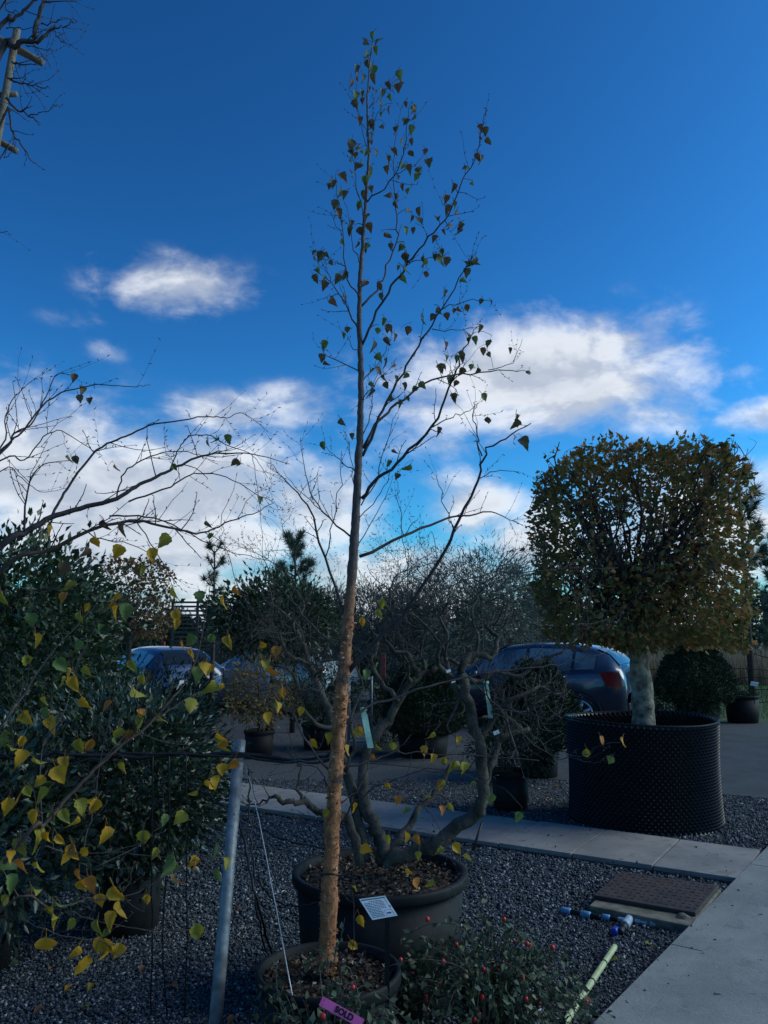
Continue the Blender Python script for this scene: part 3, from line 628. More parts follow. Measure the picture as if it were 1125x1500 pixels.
wbranch([(25, 1239), (62, 1211), (95, 1172), (139, 1127), (184, 1087), (217, 1062), (249, 1027), (274, 997), (292, 950), (302, 890), (311, 845)], .0098, .0012, .5, -.2, 12, .12, 'twig_brown')
wbranch([(7, 1054), (18, 1043), (71, 961), (114, 915), (149, 876)], .0062, .0012, .2, -.15, 8, .35, 'bark_twig')
wbranch([(0, 1336), (75, 1332), (100, 1327), (127, 1315), (159, 1315), (204, 1262)], .0055, .001, .2, -.3, 7, .08, 'twig_brown')
wbranch([(100, 1335), (139, 1349), (219, 1362), (276, 1362)], .003, .001, .1, -.2, 5, None, 'bark_twig'); wbranch([(127, 1320), (192, 1310), (244, 1282), (270, 1265)], .003, .001, .1, -.2, 5, None, 'bark_twig')
wbranch([(140, 1270), (200, 1240), (240, 1205)], .003, .001, .1, -.15, 4, None, 'bark_twig'); wbranch([(60, 1240), (110, 1250), (180, 1250), (260, 1258)], .003, .001, .1, -.15, 6, None, 'bark_twig')
wbranch([(162, 980), (159, 1055), (147, 1114), (135, 1190), (120, 1250)][::-1], .0045, .0012, .1, .15, 8); wbranch([(60, 1225), (62, 1100), (95, 1040), (110, 980), (140, 920)], .0038, .001, .2, -.1, 8, None, 'bark_twig')
wbranch([(0, 880), (60, 868), (110, 850)], .003, .001, .1, -.1, 6, .6); wbranch([(20, 1160), (60, 1190), (110, 1175)], .0025, .001, .1, -.2, 6, .3, 'bark_twig'); wbranch([(30, 1345), (90, 1370), (150, 1380), (172, 1400)], .0025, .001, .1, -.25, 6, None, 'bark_twig')
wbranch([(20, 960), (40, 1000), (30, 1060)], .002, .001, .1, -.1, 3, .55, 'bark_twig'); wbranch([(200, 1072), (260, 1090), (330, 1080), (350, 1060)], .002, .0008, .15, .1, 6, None, 'bark_twig')
wbranch([(217, 1062), (280, 1020), (340, 1000), (400, 990), (425, 985)], .0026, .0008, .4, .15, 8, None, 'bark_twig'); wbranch([(166, 1424), (189, 1404), (231, 1382), (279, 1377)], .002, .0009, .05, -.2, 2, None, 'bark_twig')
weep.freeze()
WL = PX(0, 760, 4.327, [(670,45),(770,70),(1035,145),(970,240),(745,215),(530,220),(900,330),(880,345),(400,320),(310,90),(265,100),(600,155),(440,440),(400,505),(545,570),(720,510),(700,560),(730,590),(505,625),(800,600),(630,705),(235,770),(495,805),(170,910),(395,935),(435,985),(540,970),(400,1040),(475,1050),(840,935),(900,1025),(870,1105),(1115,640),(200,645),(10,505)]) \
   + PX(0, 980, 4.018, [(265,195),(255,260),(290,325),(160,295),(20,390),(15,430),(125,435),(65,470),(115,530),(235,555),(505,205),(625,225),(830,270),(820,325),(950,295),(690,385),(680,435),(755,400),(520,455),(470,460),(350,630),(375,560),(230,665),(165,725),(245,745),(40,815),(95,775),(195,880),(310,880),(385,870),(430,915),(245,995),(275,1000),(355,1010),(480,820),(515,785),(550,820),(620,985),(845,1000),(965,895),(1055,880),(725,590),(910,1090),(435,1080),(490,1085),(390,1105),(120,1055),(60,1105)]) \
   + PX(0, 1220, 4.018, [(205,350),(45,190),(70,310),(30,410),(110,215),(230,210),(460,255),(490,310),(525,310),(315,550),(300,490),(270,685),(360,445),(415,545),(570,560),(605,600),(650,520),(585,405),(430,725),(480,785),(580,665),(635,675),(690,700),(615,715),(865,400),(1025,290),(985,215),(1030,175),(710,455),(690,370)]) \
   + PX(200, 1080, 4.018, [(345,760),(330,740),(475,820),(530,745),(465,680),(360,1160),(500,50),(490,15),(430,290),(470,270),(505,195),(560,170),(345,330)]) \
   + PX(130, 860, 3.04, [(390,135),(390,170),(420,262),(450,240),(460,305),(485,385),(515,365),(540,365),(545,455),(580,455),(455,530),(385,30),(495,45),(660,20),(600,75),(545,235),(620,245),(770,270),(785,350),(810,385),(860,470),(845,530),(585,680),(595,715),(835,290)])
WT = [(108, 554), (117, 585), (131, 587), (120, 572), (102, 673), (171, 686), (256, 685), (305, 650), (315, 645), (334, 644), (343, 678), (352, 680), (381, 732), (308, 787), (303, 770), (111, 675)]
for (x, y) in WL: weep.leaf_at(x, y, random.uniform(.040, .068), random.choice(['leaf_yellow', 'leaf_yellow', 'leaf_lime', 'leaf_lime', 'leaf_orange', 'leaf_yellow', 'leaf_green'] if y > 860 else ['leaf_yellow', 'leaf_lime', 'leaf_brown']))
for (x, y) in WT: weep.leaf_at(x, y, random.uniform(.028, .042), random.choice(UPK))
weep.finish()

# ---- trained tree on a bamboo frame, top left
ED = 3.4; eb = Vector((-2.15, ED, 0))
esp = BranchTree('trained_tree', eb, 'bare trained tree tied to bamboo canes at the top left corner', 'tree', 'bark_dark', ED)
esp.raw(spline([eb - Vector((0, 0, .02)), Vector((-2.13, ED, 1.5)), Vector((-2.1, ED, 3.0)), Vector((-2.05, ED, 4.6))], 5), .05, .022, 'trunk', 9)
Z1 = lambda l: PX(0, 0, 5.77, l)
for px, r0, tw, st in [(Z1([(0, 455), (110, 395), (230, 345), (320, 350), (400, 280), (470, 215)]), .017, 5, 3.35), (Z1([(280, 320), (310, 230), (350, 70), (375, 0), (385, -60)]), .013, 5, None), (Z1([(0, 235), (100, 180), (200, 90), (290, 0), (330, -50)]), .012, 8, 3.6),
                    (Z1([(465, 240), (560, 215), (650, 188)]), .004, 4, None), (Z1([(350, 205), (450, 180), (540, 160)]), .004, 4, None), (Z1([(50, 825), (130, 910), (230, 975), (335, 1040)]), .006, 6, None), (Z1([(0, 1045), (90, 1100), (170, 1200), (220, 1290), (285, 1378)]), .006, 6, 2.7),
                    (Z1([(240, 980), (370, 945), (495, 888)]), .003, 3, None), (Z1([(80, 670), (200, 705), (320, 730), (425, 750)]), .005, 7, None), (Z1([(100, 520), (200, 545), (320, 550)]), .005, 4, None), (Z1([(60, 660), (150, 665), (210, 630)]), .004, 4, None), (Z1([(0, 100), (60, 90), (160, 105)]), .005, 4, 3.7), (Z1([(50, 240), (200, 235), (330, 215)]), .003, 2, None),
                    (Z1([(380, 10), (480, 5), (650, 12)]), .004, 4, None), (Z1([(0, 1365), (60, 1330), (110, 1260), (140, 1170)]), .003, 4, 2.6), (Z1([(450, 250), (500, 320), (590, 400)]), .003, 4, None), (Z1([(220, 380), (300, 400), (400, 410), (455, 437)]), .003, 5, None), ([(-20, 338), (0, 340), (18, 343)], .003, 3, 2.4)]:
    pts = [P(x, y, ED) for x, y in px]
    if st: pts = [Vector((-2.09, ED, st))] + pts
    esp.raw(wobble(spline(pts, 4), .004), r0, r0 * .35, 'branch', 6, None, tw, .12)
esp.finish()
fr = empty('bamboo_frame', (-2.0, ED + .04, 0), 'grey bamboo canes lashed crosswise in the top left corner', 'cane frame')
def cane(a, b, r): 
    a, b = Vector(a), Vector(b); k = 14; MB().tube([a.lerp(b, i / k) for i in range(k + 1)], [r * (1.12 if i % 4 == 2 else 1) for i in range(k + 1)], 10).build('cane', M['bamboo_grey'], fr, True)
ca = P(25, 44, ED + .05); cb = P(3, 165, ED + .05); dirc = (cb - ca).normalized(); t_ = (ca.z + .02) / -dirc.z
cane(ca, ca + dirc * t_, .017)
cc_ = P(62, 92, ED + .09); cd_ = P(0, 58, ED + .09); cane(cc_, cc_ + (cd_ - cc_).normalized() * .9, .017)
ce_ = P(24, 221, ED + .09); cf_ = P(0, 208, ED + .09); cane(ce_, ce_ + (cf_ - ce_).normalized() * .8, .015)
cane(P(25, 138, ED + .09), P(25, 138, ED + .09) - Vector((.6, 0, .02)), .013)

# ---- crooked many-stemmed tree in the wide pot
POT2 = Vector((P(557, 1262, 4.05).x, 4.05, 0)); H2 = .54; CD = 4.05
crook = BranchTree('crooked_tree', (POT2.x, CD, H2 - .06), 'bare grey tree with crooked stems spreading from the wide black pot', 'tree', 'bark_grey', CD)
def cb_(px, r0, r1, dz=0., d0=0., twigs=0, name='branch'): return crook.branch(px, r0 * .8 / FPX * CD, r1 * .75 / FPX * CD, dz, CD + d0, name, 9, 'bark_grey', .006, twigs, .2)
ends = []
S = [([(566, 1268), (580, 1256), (616, 1247), (652, 1226), (691, 1196), (706, 1177), (705, 1120), (700, 1080), (682, 1016), (675, 988)], 14, 9, -.1), ([(562, 1262), (561, 1241), (549, 1208), (534, 1180), (531, 1138), (537, 1098), (561, 1062), (583, 1027), (611, 991), (632, 985)], 13, 6, .15), ([(528, 1265), (524, 1245), (513, 1208), (501, 1195), (471, 1192), (446, 1174), (420, 1174), (402, 1166)], 10, 4, -.15), ([(570, 1258), (580, 1232), (601, 1211), (616, 1180), (637, 1162), (660, 1120)], 8, 4, .2), ([(535, 1262), (525, 1200), (505, 1130), (490, 1065), (470, 1015), (455, 975), (440, 940)], 11, 5, .35), ([(705, 1165), (722, 1120), (728, 1090), (730, 1075)], 7, 5, .1), ([(730, 1078), (755, 1072), (775, 1068)], 5, 4, .05)]
for px, a, b, dz in S: ends.append((cb_(px, a, b, dz, 0, 0, 'stem'), b))
K = [([(675, 988), (690, 960), (722, 960), (728, 935), (715, 917), (738, 908), (745, 880)], 7, 2.2, .2), ([(672, 1000), (655, 985), (640, 960), (655, 935), (645, 905), (660, 880)], 5, 2, -.2), ([(632, 985), (650, 965), (690, 975), (700, 940), (690, 905), (700, 870)], 5, 2, .25), ([(611, 991), (600, 960), (575, 950), (560, 920), (575, 890), (570, 860)], 5, 1.8, -.1), ([(583, 1027), (560, 1000), (545, 970), (555, 940), (535, 905)], 4.5, 1.8, .2),
     ([(440, 940), (430, 915), (445, 890), (430, 860)], 4, 1.5, .1), ([(455, 975), (425, 960), (410, 930), (420, 900)], 4, 1.5, -.2), ([(470, 1015), (440, 1010), (425, 985), (405, 975)], 4, 1.6, .1), ([(490, 1065), (460, 1060), (440, 1035), (415, 1040), (400, 1015)], 4, 1.6, -.25), ([(675, 988), (700, 1000), (730, 985), (760, 990), (790, 970), (820, 955), (845, 935)], 5.5, 1.8, .1), ([(402, 1166), (385, 1175), (360, 1180)], 3, 1.2, 0), ([(446, 1174), (435, 1150), (440, 1125), (420, 1100)], 3, 1.3, .1), ([(505, 1130), (520, 1090), (515, 1050), (530, 1010), (520, 970)], 4, 1.6, .25)]
for px, a, b, dz in K: ends.append((cb_(px, a, b, dz, random.uniform(-.1, .15), 6), b))
def crooked(p, d, L, r, lvl):
    pts = [p]; n = 5
    for i in range(n):
        d = (d + rv(.42) + Vector((0, 0, .12))).normalized(); pts.append(pts[-1] + d * L / n)
    pts = spline(pts, 2)
    crook.raw(pts, r, r * .45, 'branch', 5 if lvl else 6, 'bark_grey' if lvl < 1 else 'bark_twig', 5, .16)
    if lvl < 2:
        for q in range(3 if lvl == 0 else 2):
            i = random.randint(2, len(pts) - 2); crooked(pts[i], (d + rv(.7)).normalized(), L * random.uniform(.55, .85), r * .5, lvl + 1)
for pts, b in ends[:2] + ends[4:17]:
    for q in range(2):
        i = random.randint(int(len(pts) * .65), len(pts) - 1); crooked(pts[i], (Vector((random.gauss(0, .5), random.gauss(0, .45), .7))).normalized(), random.uniform(.26, .42), b / FPX * CD * .55, 0)
crook.finish()
round_pot('wide_plant_pot', POT2, .40, H2, 'wide black round pot holding the crooked grey tree', soil=.05, chips=2600, taper=.90)
round_pot('front_plant_pot', POT1, .258, H1, 'black round pot holding the young copper-barked birch', soil=.045, chips=1500, taper=.86)

# ------------------------------------------------------------------ box-headed tree in the dimpled black pot
AP = Vector((P(940, 1100, 7.58).x, 7.58, 0)); AR = .66; AH = .89
def air_pot():
    t = empty('dimpled_plant_pot', AP, 'huge black dimpled air-pruning pot beside the flagstone path', 'plant pot')
    n, k = 168, 34; rows = []; b = MB(); vs = []
    for i in range(k + 1):
        z = AH * i / k; r = AR * (.985 + .025 * (z / AH) - .02 * math.sin(z / AH * math.pi))
        r *= 1 + (.02 * (1 - z / AH) ** 3)
        for j in range(n):
            a = 2 * math.pi * j / n; q = (1 if (i % 2 == 0) == (j % 2 == 0) else -1)
            rr_ = r + (.013 * q if 0 < i < k else 0) + .008 * math.sin(a * 3 + 1)
            vs.append(AP + Vector((rr_ * math.cos(a), rr_ * math.sin(a), z + .012 * math.sin(a * 2 + .6) * z / AH)))
    fs = []
    for i in range(k):
        for j in range(n):
            p, q, r_, s_ = i * n + j, i * n + (j + 1) % n, (i + 1) * n + (j + 1) % n, (i + 1) * n + j
            fs += [(p, q, r_), (p, r_, s_)] if (i % 2 == 0) != (j % 2 == 0) else [(p, q, s_), (q, r_, s_)]     # each dimple its own little pyramid
    b.add(vs, fs); o = b.build('wall', M['airpot'], t); s = o.modifiers.new('thick', 'SOLIDIFY'); s.thickness = .006
    ring = [AP + Vector((1.012 * AR * math.cos(a) + .008 * math.sin(a * 3 + 1) * math.cos(a), 1.012 * AR * math.sin(a), AH + .012 * math.sin(a * 2 + .6))) for a in [2 * math.pi * j / 72 for j in range(73)]]
    MB().tube(ring, .009, 6, False).build('rim', M['pot'], t, True)
    MB().lathe(AP, [(.001, AH - .13), (AR * .5, AH - .12), (AR * .97, AH - .14)], 40).build('soil', M['mulch'], t, True)
air_pot()
def box_tree(name, base, z0, crown_c, half, n, m, label, leaf, trunk_r, lean=(0, 0), limbs=42, holes=True, bark='bark_pale'):
    t = empty(name, base, label, 'tree'); b = Vector(base); c = Vector(crown_c); hx, hy, hz = half
    fork = Vector((c.x, c.y, c.z - hz * .42)); ln = spline([b - Vector((0, 0, .1)), b.lerp(fork, .3) + Vector((.01, 0, 0)), b.lerp(fork, .65) + Vector((-.015, 0, 0)), fork], 12)
    ln = wobble(ln, .004 * trunk_r / .098); MB().tube(ln, [trunk_r * (1.14 - .5 * i / (len(ln) - 1)) * (1 + .05 * math.sin(i * .8) * math.sin(i * .31) + random.uniform(-.025, .025)) for i in range(len(ln))], 18).build('trunk', M[bark], t, True)
    tips = []
    def limb(p, e, r, mb, lv):
        l = spline([p, p.lerp(e, .35) + rv(.05 * hx), p.lerp(e, .7) + rv(.05 * hx), e], 3); mb.tube(l, [r * (1 - .75 * i / (len(l) - 1)) for i in range(len(l))], 6 if lv == 0 else 4)
        tips.extend(l[-3:])
        if lv < 2:
            for q in range(5 if lv == 0 else 4):
                s = l[random.randint(len(l) // 4, len(l) - 2)]; dr = (e - p).normalized() * .7 + rv(.6); e2 = s + dr.normalized() * (e - p).length * random.uniform(.3, .55)
                e2 = Vector((min(max(e2.x, c.x - hx), c.x + hx), min(max(e2.y, c.y - hy), c.y + hy), min(max(e2.z, c.z - hz), c.z + hz))); limb(s, e2, r * .45, mb, lv + 1)
    for k in range(limbs):
        zf = random.uniform(-.35, 1); s = b.lerp(fork, random.uniform(.72, 1.0)); a = random.uniform(0, 2 * math.pi); f = random.uniform(.55, 1)
        e = Vector((c.x + hx * f * math.cos(a) * 1.1, c.y + hy * f * math.sin(a), c.z + hz * max(-.9, min(.92, random.uniform(-.75, 1.0))))); e.x = min(max(e.x, c.x - hx), c.x + hx)
        mb = MB(); limb(s, e, trunk_r * random.uniform(.16, .3), mb, 0); mb.build('limb', M['bark_dark'], t, True)
    # leaves: on the clipped faces and in clumps along the twigs
    u = rng.uniform(-1, 1, (n * 3, 3)); k = rng.integers(0, 6, n * 3); face = rng.uniform(size=n * 3) < .55
    for ax in range(3):
        for sg in (0, 1): 
            sel = face & (k == ax * 2 + sg); u[sel, ax] = (1 if sg else -1) * rng.uniform(.84, 1.0, sel.sum())
    ex_ = np.where(u[:, 2] > 0, 3.6, 5.0); p4 = (np.abs(u[:, 0]) ** ex_ + np.abs(u[:, 2]) ** ex_) ** (1 / ex_)
    u = u[p4 < 1.03 + .05 * np.sin(u[p4 < 9, 0] * 9 + u[p4 < 9, 2] * 7)]
    u *= (1 + .05 * np.sin(u[:, [2]] * 11 + u[:, [0]] * 8) + .03 * np.sin(u[:, [0]] * 23 - u[:, [2]] * 17))
    if holes:   # thinner in the middle of the head, where light comes through the branches
        mid = np.exp(-((u[:, 0] + .1) / .62) ** 2 - ((u[:, 2] - .05) / .34) ** 2); low_ = np.clip(.5 - u[:, 2], 0, 1)
        ns = np.sin(u[:, 0] * 13 + 1.3) * np.sin(u[:, 2] * 15 + .4) + np.sin(u[:, 0] * 29) * np.sin(u[:, 2] * 31 + u[:, 1] * 9)
        u = u[rng.uniform(size=len(u)) < np.clip(.95 - mid * 1.2 + .22 * ns, .02, 1) * np.where(u[:, 0] < -.35, .75, 1)]
    u = u[:n]; pts = u * np.array(half) + np.array(c); dr = u * np.array([.8, .8, .5]) + rng.normal(0, .7, u.shape)
    tpn = np.array([tuple(q) for q in tips]); m2 = n // 5; ii = rng.integers(0, len(tpn), m2); pts = np.concatenate([pts, tpn[ii] + rng.normal(0, .035 * hx, (m2, 3))]); dr = np.concatenate([dr, rng.normal(0, 1, (m2, 3))])
    leaf_cloud('foliage', pts, dr, leaf, .62, M[m], t)
    return t
cc2 = P(931, 795, 7.45); box_tree('box_headed_tree', (AP.x + .02, AP.y, AH - .13), 0, (cc2.x - .02, 7.45, 2.44), (.86, .6, .90), 12500, 'fol_beech', 'clipped box-headed tree with russet autumn leaves in the dimpled pot', .062, .098, limbs=60)

# ------------------------------------------------------------------ potted plants in the yard
def gp(px, py): g = G(px, py); return g
def potted(px, yb, r, h, potlabel, m='pot'):
    g = G(px, yb); c = Vector((g.x, g.y + r * .9, 0)); round_pot('plant_pot', c, r, h, potlabel, m, .88); return c
c = potted(172, 1376, .19, .36, 'black pot of the glossy laurel shrub at lower left')
def shrub(name, base, c, rad, m, n, nc, cr, leaf, wd, label, **k): return leafy_tree(name, base, 1, c, rad, m, n, nc, cr, leaf, wd, label, 'shrub', .02, **k)
shrub('laurel_shrub', (c.x, c.y, .30), (c.x - .10, c.y + .05, .76), (.52, .5, .47), 'fol_laurel', 9500, 190, .085, .050, .5, 'dark glossy laurel shrub behind the yellow birch leaves at left')
c2 = Vector((-2.05, 4.3, 0)); round_pot('plant_pot', c2, .2, .34, 'black pot at the far left edge under a dark shrub')
shrub('laurel_shrub', (c2.x, c2.y, .28), (c2.x, c2.y, .62), (.55, .5, .50), 'fol_laurel', 4200, 110, .09, .065, .42, 'low dark glossy shrub at the bottom left edge of the photo')
c3 = Vector((-1.72, 6.0, 0)); round_pot('plant_pot', c3, .24, .36, 'black pot behind the glossy laurel shrub'); shrub('narrow_leaved_shrub', (c3.x, c3.y, .3), (c3.x - .15, c3.y, .74), (.72, .55, .46), 'fol_laurel', 10500, 220, .1, .06, .3, 'narrow-leaved evergreen shrub with silvery sheen behind the laurel')
c4 = potted(795, 1141, .24, .36, 'black pot under the pointed yew mound left of the dimpled pot'); dome('yew_mound', (c4.x, c4.y, .33), .56, .98, 'dark pointed yew mound in front of the blue hatchback', 22000, cone=.35, z0=-.02)
c5 = potted(752, 1190, .18, .36, 'small black pot of the low bush beside the flagstones')
shrub('low_bush', (c5.x, c5.y, .3), (c5.x + .02, c5.y, .56), (.36, .32, .17), 'fol_yew', 3000, 70, .06, .05, .3, 'low spreading green bush in the small pot beside the flagstones')
c6 = potted(622, 1112, .36, .36, 'broad black pot beneath the round dark yew'); dome('round_yew', (c6.x, c6.y, .33), .55, .88, 'rounded dark yew behind the crooked tree', 18000, z0=-.03)
c7 = potted(1034, 1063, .42, .46, 'grey-black pot under the broad yew dome at right'); dome('yew_dome', (c7.x - .02, c7.y, .4), .74, 1.08, 'broad green yew dome in front of the dry reeds', 22000, cone=.15, z0=-.02)
c8 = potted(1098, 1060, .31, .50, 'black pot with a white label at the right edge')
shrub('small_bush', (c8.x, c8.y, .44), (c8.x, c8.y, .52), (.22, .2, .08), 'fol_yew', 500, 20, .04, .05, .3, 'sparse low plant in the labelled pot at right edge')
c9 = Vector((G(985, 1052).x, 15.2, 0)); shrub('juniper_bush', (c9.x, c9.y, 0), (c9.x - .25, c9.y, .42), (.65, .5, .42), 'fol_yew', 6000, 110, .09, .07, .25, 'feathery dark juniper bush behind the dimpled pot')
c10 = potted(376, 1112, .20, .36, 'black pot standing behind the galvanised pole'); shrub('yellowing_shrub', (c10.x, c10.y, .3), (c10.x - .05, c10.y, .85), (.5, .4, .42), 'fol_beech', 1500, 70, .08, .06, .5, 'thin yellowing shrub behind the galvanised pole', limbs=40)
c11 = potted(470, 1100, .3, .36, 'black pot behind the birch trunk'); shrub('dark_bush', (c11.x, c11.y, .3), (c11.x, c11.y, .75), (.5, .45, .40), 'fol_yew', 4500, 100, .09, .06, .3, 'dark evergreen bush behind the birch trunk')
c12 = Vector((G(325, 1045).x, 15.0, 0)); dome('small_cone_yew', (c12.x, c12.y, 0), .36, 1.15, 'small cone of yew in front of the silver car', 4500, cone=.7)
c13 = Vector((G(265, 1060).x + .05, 12.6, 0)); shrub('dark_bush', (c13.x, c13.y, 0), (c13.x, c13.y, .5), (1.1, .6, .5), 'fol_laurel', 7000, 150, .12, .09, .3, 'wide dark bush in front of the navy car')
c14 = Vector((.15, 12.4, 0)); dome('round_yew', (c14.x, c14.y, 0), .42, .95, 'small round yew beside the metal trolley frame', 5000)

# ------------------------------------------------------------------ trees farther back
leafy_tree('evergreen_tree', (-3.75, 7.6, 0), 0, (-3.60, 7.6, 1.22), (.95, .8, 1.18), 'fol_evergreen', 13000, 300, .15, .085, .5, 'big dark evergreen tree filling the left edge', 'tree', .07)
leafy_tree('evergreen_tree', (-3.95, 9.5, 0), 0, (-3.92, 9.5, 1.2), (.6, .6, .98), 'fol_evergreen', 9000, 230, .12, .085, .5, 'dark evergreen tree left of the russet clipped tree', 'tree', .06)
leafy_tree('evergreen_tree', (-1.75, 12.6, 0), 0, (-1.68, 12.6, 1.86), (.9, .8, .52), 'fol_evergreen', 9000, 220, .13, .10, .4, 'rounded evergreen tree beside the silver car', 'tree', .06)
b2 = P(193, 885, 15); box_tree('russet_clipped_tree', (b2.x, 15, 0), 0, (b2.x, 15, 2.28), (.62, .5, .72), 2300, 'fol_brown', 'russet clipped tree head beyond the evergreens at left', .085, .06, limbs=22, holes=False, bark='bark_dark')
def pine(name, base, h, spread, label, whorls, tuft, nn, z_from=.3, dens=1.0, m='fol_pine', lean=0.0, cat='pine tree'):
    t = empty(name, base, label, cat); b = Vector(base); top = b + Vector((lean, 0, h)); pts_, drs_ = [], []
    MB().tube([b - Vector((0, 0, .03)), b.lerp(top, .5) + Vector((.03, 0, 0)), top], [h * .016, h * .011, h * .004], 8).build('trunk', M['bark_dark'], t, True)
    for w in range(whorls):
        f = z_from + (1 - z_from) * w / (whorls - 1); s = b.lerp(top, f); L = spread * (1.05 - f * .78) * random.uniform(.75, 1.15)
        for q in range(max(1, int(random.randint(4, 6) * dens))):
            a = random.uniform(0, 2 * math.pi); el = random.uniform(.1, .7) + f * .5; d = Vector((math.cos(a) * math.cos(el), math.sin(a) * math.cos(el), math.sin(el))); e = s + d * L
            lim = MB(); ln = spline([s, s.lerp(e, .5) - Vector((0, 0, .06 * L)), e], 4); lim.tube(ln, [h * .005 * (1 - .7 * i / (len(ln) - 1)) for i in range(len(ln))], 5)
            for g in range(5):
                p = ln[random.randint(len(ln) // 3, len(ln) - 1)] if g else e; d2 = (d + rv(.45) + Vector((0, 0, .5))).normalized(); e2 = p + d2 * L * random.uniform(.12, .3)
                if g: lim.tube([p, e2], [h * .002, h * .0012], 4)
                for k in range(nn):
                    fr_ = random.random(); pts_.append(p.lerp(e2, fr_)); drs_.append(d2 * .7 + rv(.6))
            lim.build('limb', M['bark_dark'], t, True)
    for k in range(nn * 2): pts_.append(top - Vector((0, 0, random.uniform(0, tuft)))); drs_.append(Vector((0, 0, .8)) + rv(.5))
    leaf_cloud('needles', [tuple(p) for p in pts_], [tuple(d) for d in drs_], tuft, .07, M[m], t, NEEDLE_T)
    return t
pp = P(310, 950, 15); pine('pine_tree', (pp.x, 15, 0), 3.15, .62, 'thin open young pine left of the bushy pine', 5, .13, 34, .6, .75)
pp = P(430, 950, 14); pine('pine_tree', (pp.x, 14, 0), 3.15, .95, 'bushy young pine behind the birch on its left', 9, .14, 50, .35, 1.1)
pp = P(1097, 950, 17); pine('pine_tree', (pp.x, 17, 0), 4.85, 1.25, 'tall sparse pine at the right edge beside the clipped tree', 7, .24, 50, .42, .6)
pp = P(1150, 950, 24); pine('pine_tree', (pp.x, 24, 0), 4.2, 1.7, 'broad pine beyond the right edge of the lawn', 9, .22, 60, .2, 1.2)
def conifer(name, base, h, r, label, n=9000, m='fol_conifer'):
    t = empty(name, base, label, 'conifer'); b = np.array(base)
    z = rng.uniform(0.03, 1, n) ** 1.0; a0 = rng.integers(0, 26, n) * 2.399 + np.floor(z * 16) * 1.1; a = a0 + rng.normal(0, .13, n); k = np.sqrt(rng.uniform(.05, 1, n)) * (1 + .16 * np.sin(a0 * 3.7))
    rr_ = r * (1 - z) ** .95 * k * (1 + .25 * np.sin(z * 40 + a0)) + .015; pts = np.stack([np.cos(a) * rr_, np.sin(a) * rr_, z * h * .97 + rr_ * .35], 1) + b
    dr = np.stack([np.cos(a), np.sin(a), np.full(n, .75)], 1) + rng.normal(0, .4, (n, 3)); leaf_cloud('needles', pts, dr, .2, .085, M[m], t)
    MB().tube([Vector(base) - Vector((0, 0, .04)), Vector(base) + Vector((0, 0, h * .98))], [h * .02, .006], 7).build('trunk', M['bark_dark'], t, True)
for (px, top, d, r, lab) in [(545, 856, 19, .85, 'narrow grey-green conifer right behind the birch trunk'), (600, 858, 20, .85, 'grey-green conifer second from the birch trunk'), (648, 838, 19.5, 1.0, 'grey-green conifer left of the tallest one'), (704, 806, 18.5, 1.3, 'tallest grey-green conifer in the row behind the crooked tree'), (742, 842, 20.5, .9, 'grey-green conifer half hidden by the clipped tree'), (490, 868, 19, .9, 'grey-green conifer left of the birch trunk')]:
    q = P(px, top, d); leafy_tree('conifer', (q.x, d, 0), 0, (q.x, d, q.z * .56), (r, r, q.z * .43), 'fol_conifer', 6500, 170, .16, .17, .1, lab, 'conifer', .05)
for (px, top, d, r, lab) in [(270, 905, 24, 1.6, 'dark spruce behind the slatted screen'), (395, 893, 22, 1.5, 'dark spruce behind the rounded evergreen'), (795, 850, 25, 1.2, 'dark spruce behind the left side of the clipped tree')]:
    q = P(px, top, d); conifer('spruce', (q.x, d, 0), q.z, r, lab, 8000, 'fol_evergreen')
for i, (x, y, rx, h, lab) in enumerate([(9, 62, 9, 3.2, 'distant dark tree clump behind the clipped tree'), (27, 66, 8, 4.0, 'distant dark tree clump at the right horizon'), (42, 70, 9, 4.2, 'distant dark tree clump beyond the right edge'), (-8, 64, 8, 3.4, 'distant dark tree clump behind the conifers'), (-24, 60, 9, 3.6, 'distant dark tree clump behind the parked navy car')]):
    leafy_tree('distant_tree', (x, y, 0), 0, (x, y, h * .5), (rx, 3, h * .55), 'fol_far', 4500, 120, .7, .55, .6, lab, 'tree', .2)

# ------------------------------------------------------------------ fence, screen and yard furniture
wf = empty('wire_fence', (6, 16.4, 0), 'low wire fence with thin posts along the lawn at right', 'fence')
fy = lambda x: 16.4 + (x - 6) * -.15
for i in range(9):
    x = 4.8 + i * 1.05; MB().tube([(x, fy(x), -.03), (x + random.uniform(-.03, .03), fy(x), 1.02)], .022, 7).build('post', M['wood_old'], wf, True)
for k, z in enumerate((.32, .55, .78, .95)):
    pts = [Vector((4.8 + .35 * i, fy(4.8 + .35 * i), z + .03 * math.sin(i * 1.7 + k))) for i in range(26)]; MB().tube(pts, .008, 5).build('wire', M['cable'], wf, True)
for i in range(24):
    x = 4.9 + .36 * i; MB().tube([(x, fy(x) - .008, .3), (x, fy(x) - .008, .93)], .004, 4).build('wire', M['cable'], wf)
q = P(1018, 985, 20); post = tag(MB().tube([(q.x, 20, -.03), (q.x - .02, 20, .7), (q.x - .05, 20, 1.55)], [.11, .09, .085], 9).build('timber_post', M['wood_old'], None, True), 'weathered timber post standing among the dry reeds', 'post')
sl = empty('slatted_screen', (P(305, 900, 20).x, 20, 0), 'dark slatted timber screen between the pines at left', 'screen')
x0, x1 = P(252, 900, 20).x, P(362, 900, 20).x
for i in range(15): MB().box(((x0 + x1) / 2, 20, .95 + i * .105), (x1 - x0), .02, .05).build('slat', M['slat'], sl)
for i in range(4): MB().box((x0 + (x1 - x0) * i / 3, 20.04, 1.22), .06, .05, 2.5).build('post', M['slat'], sl)
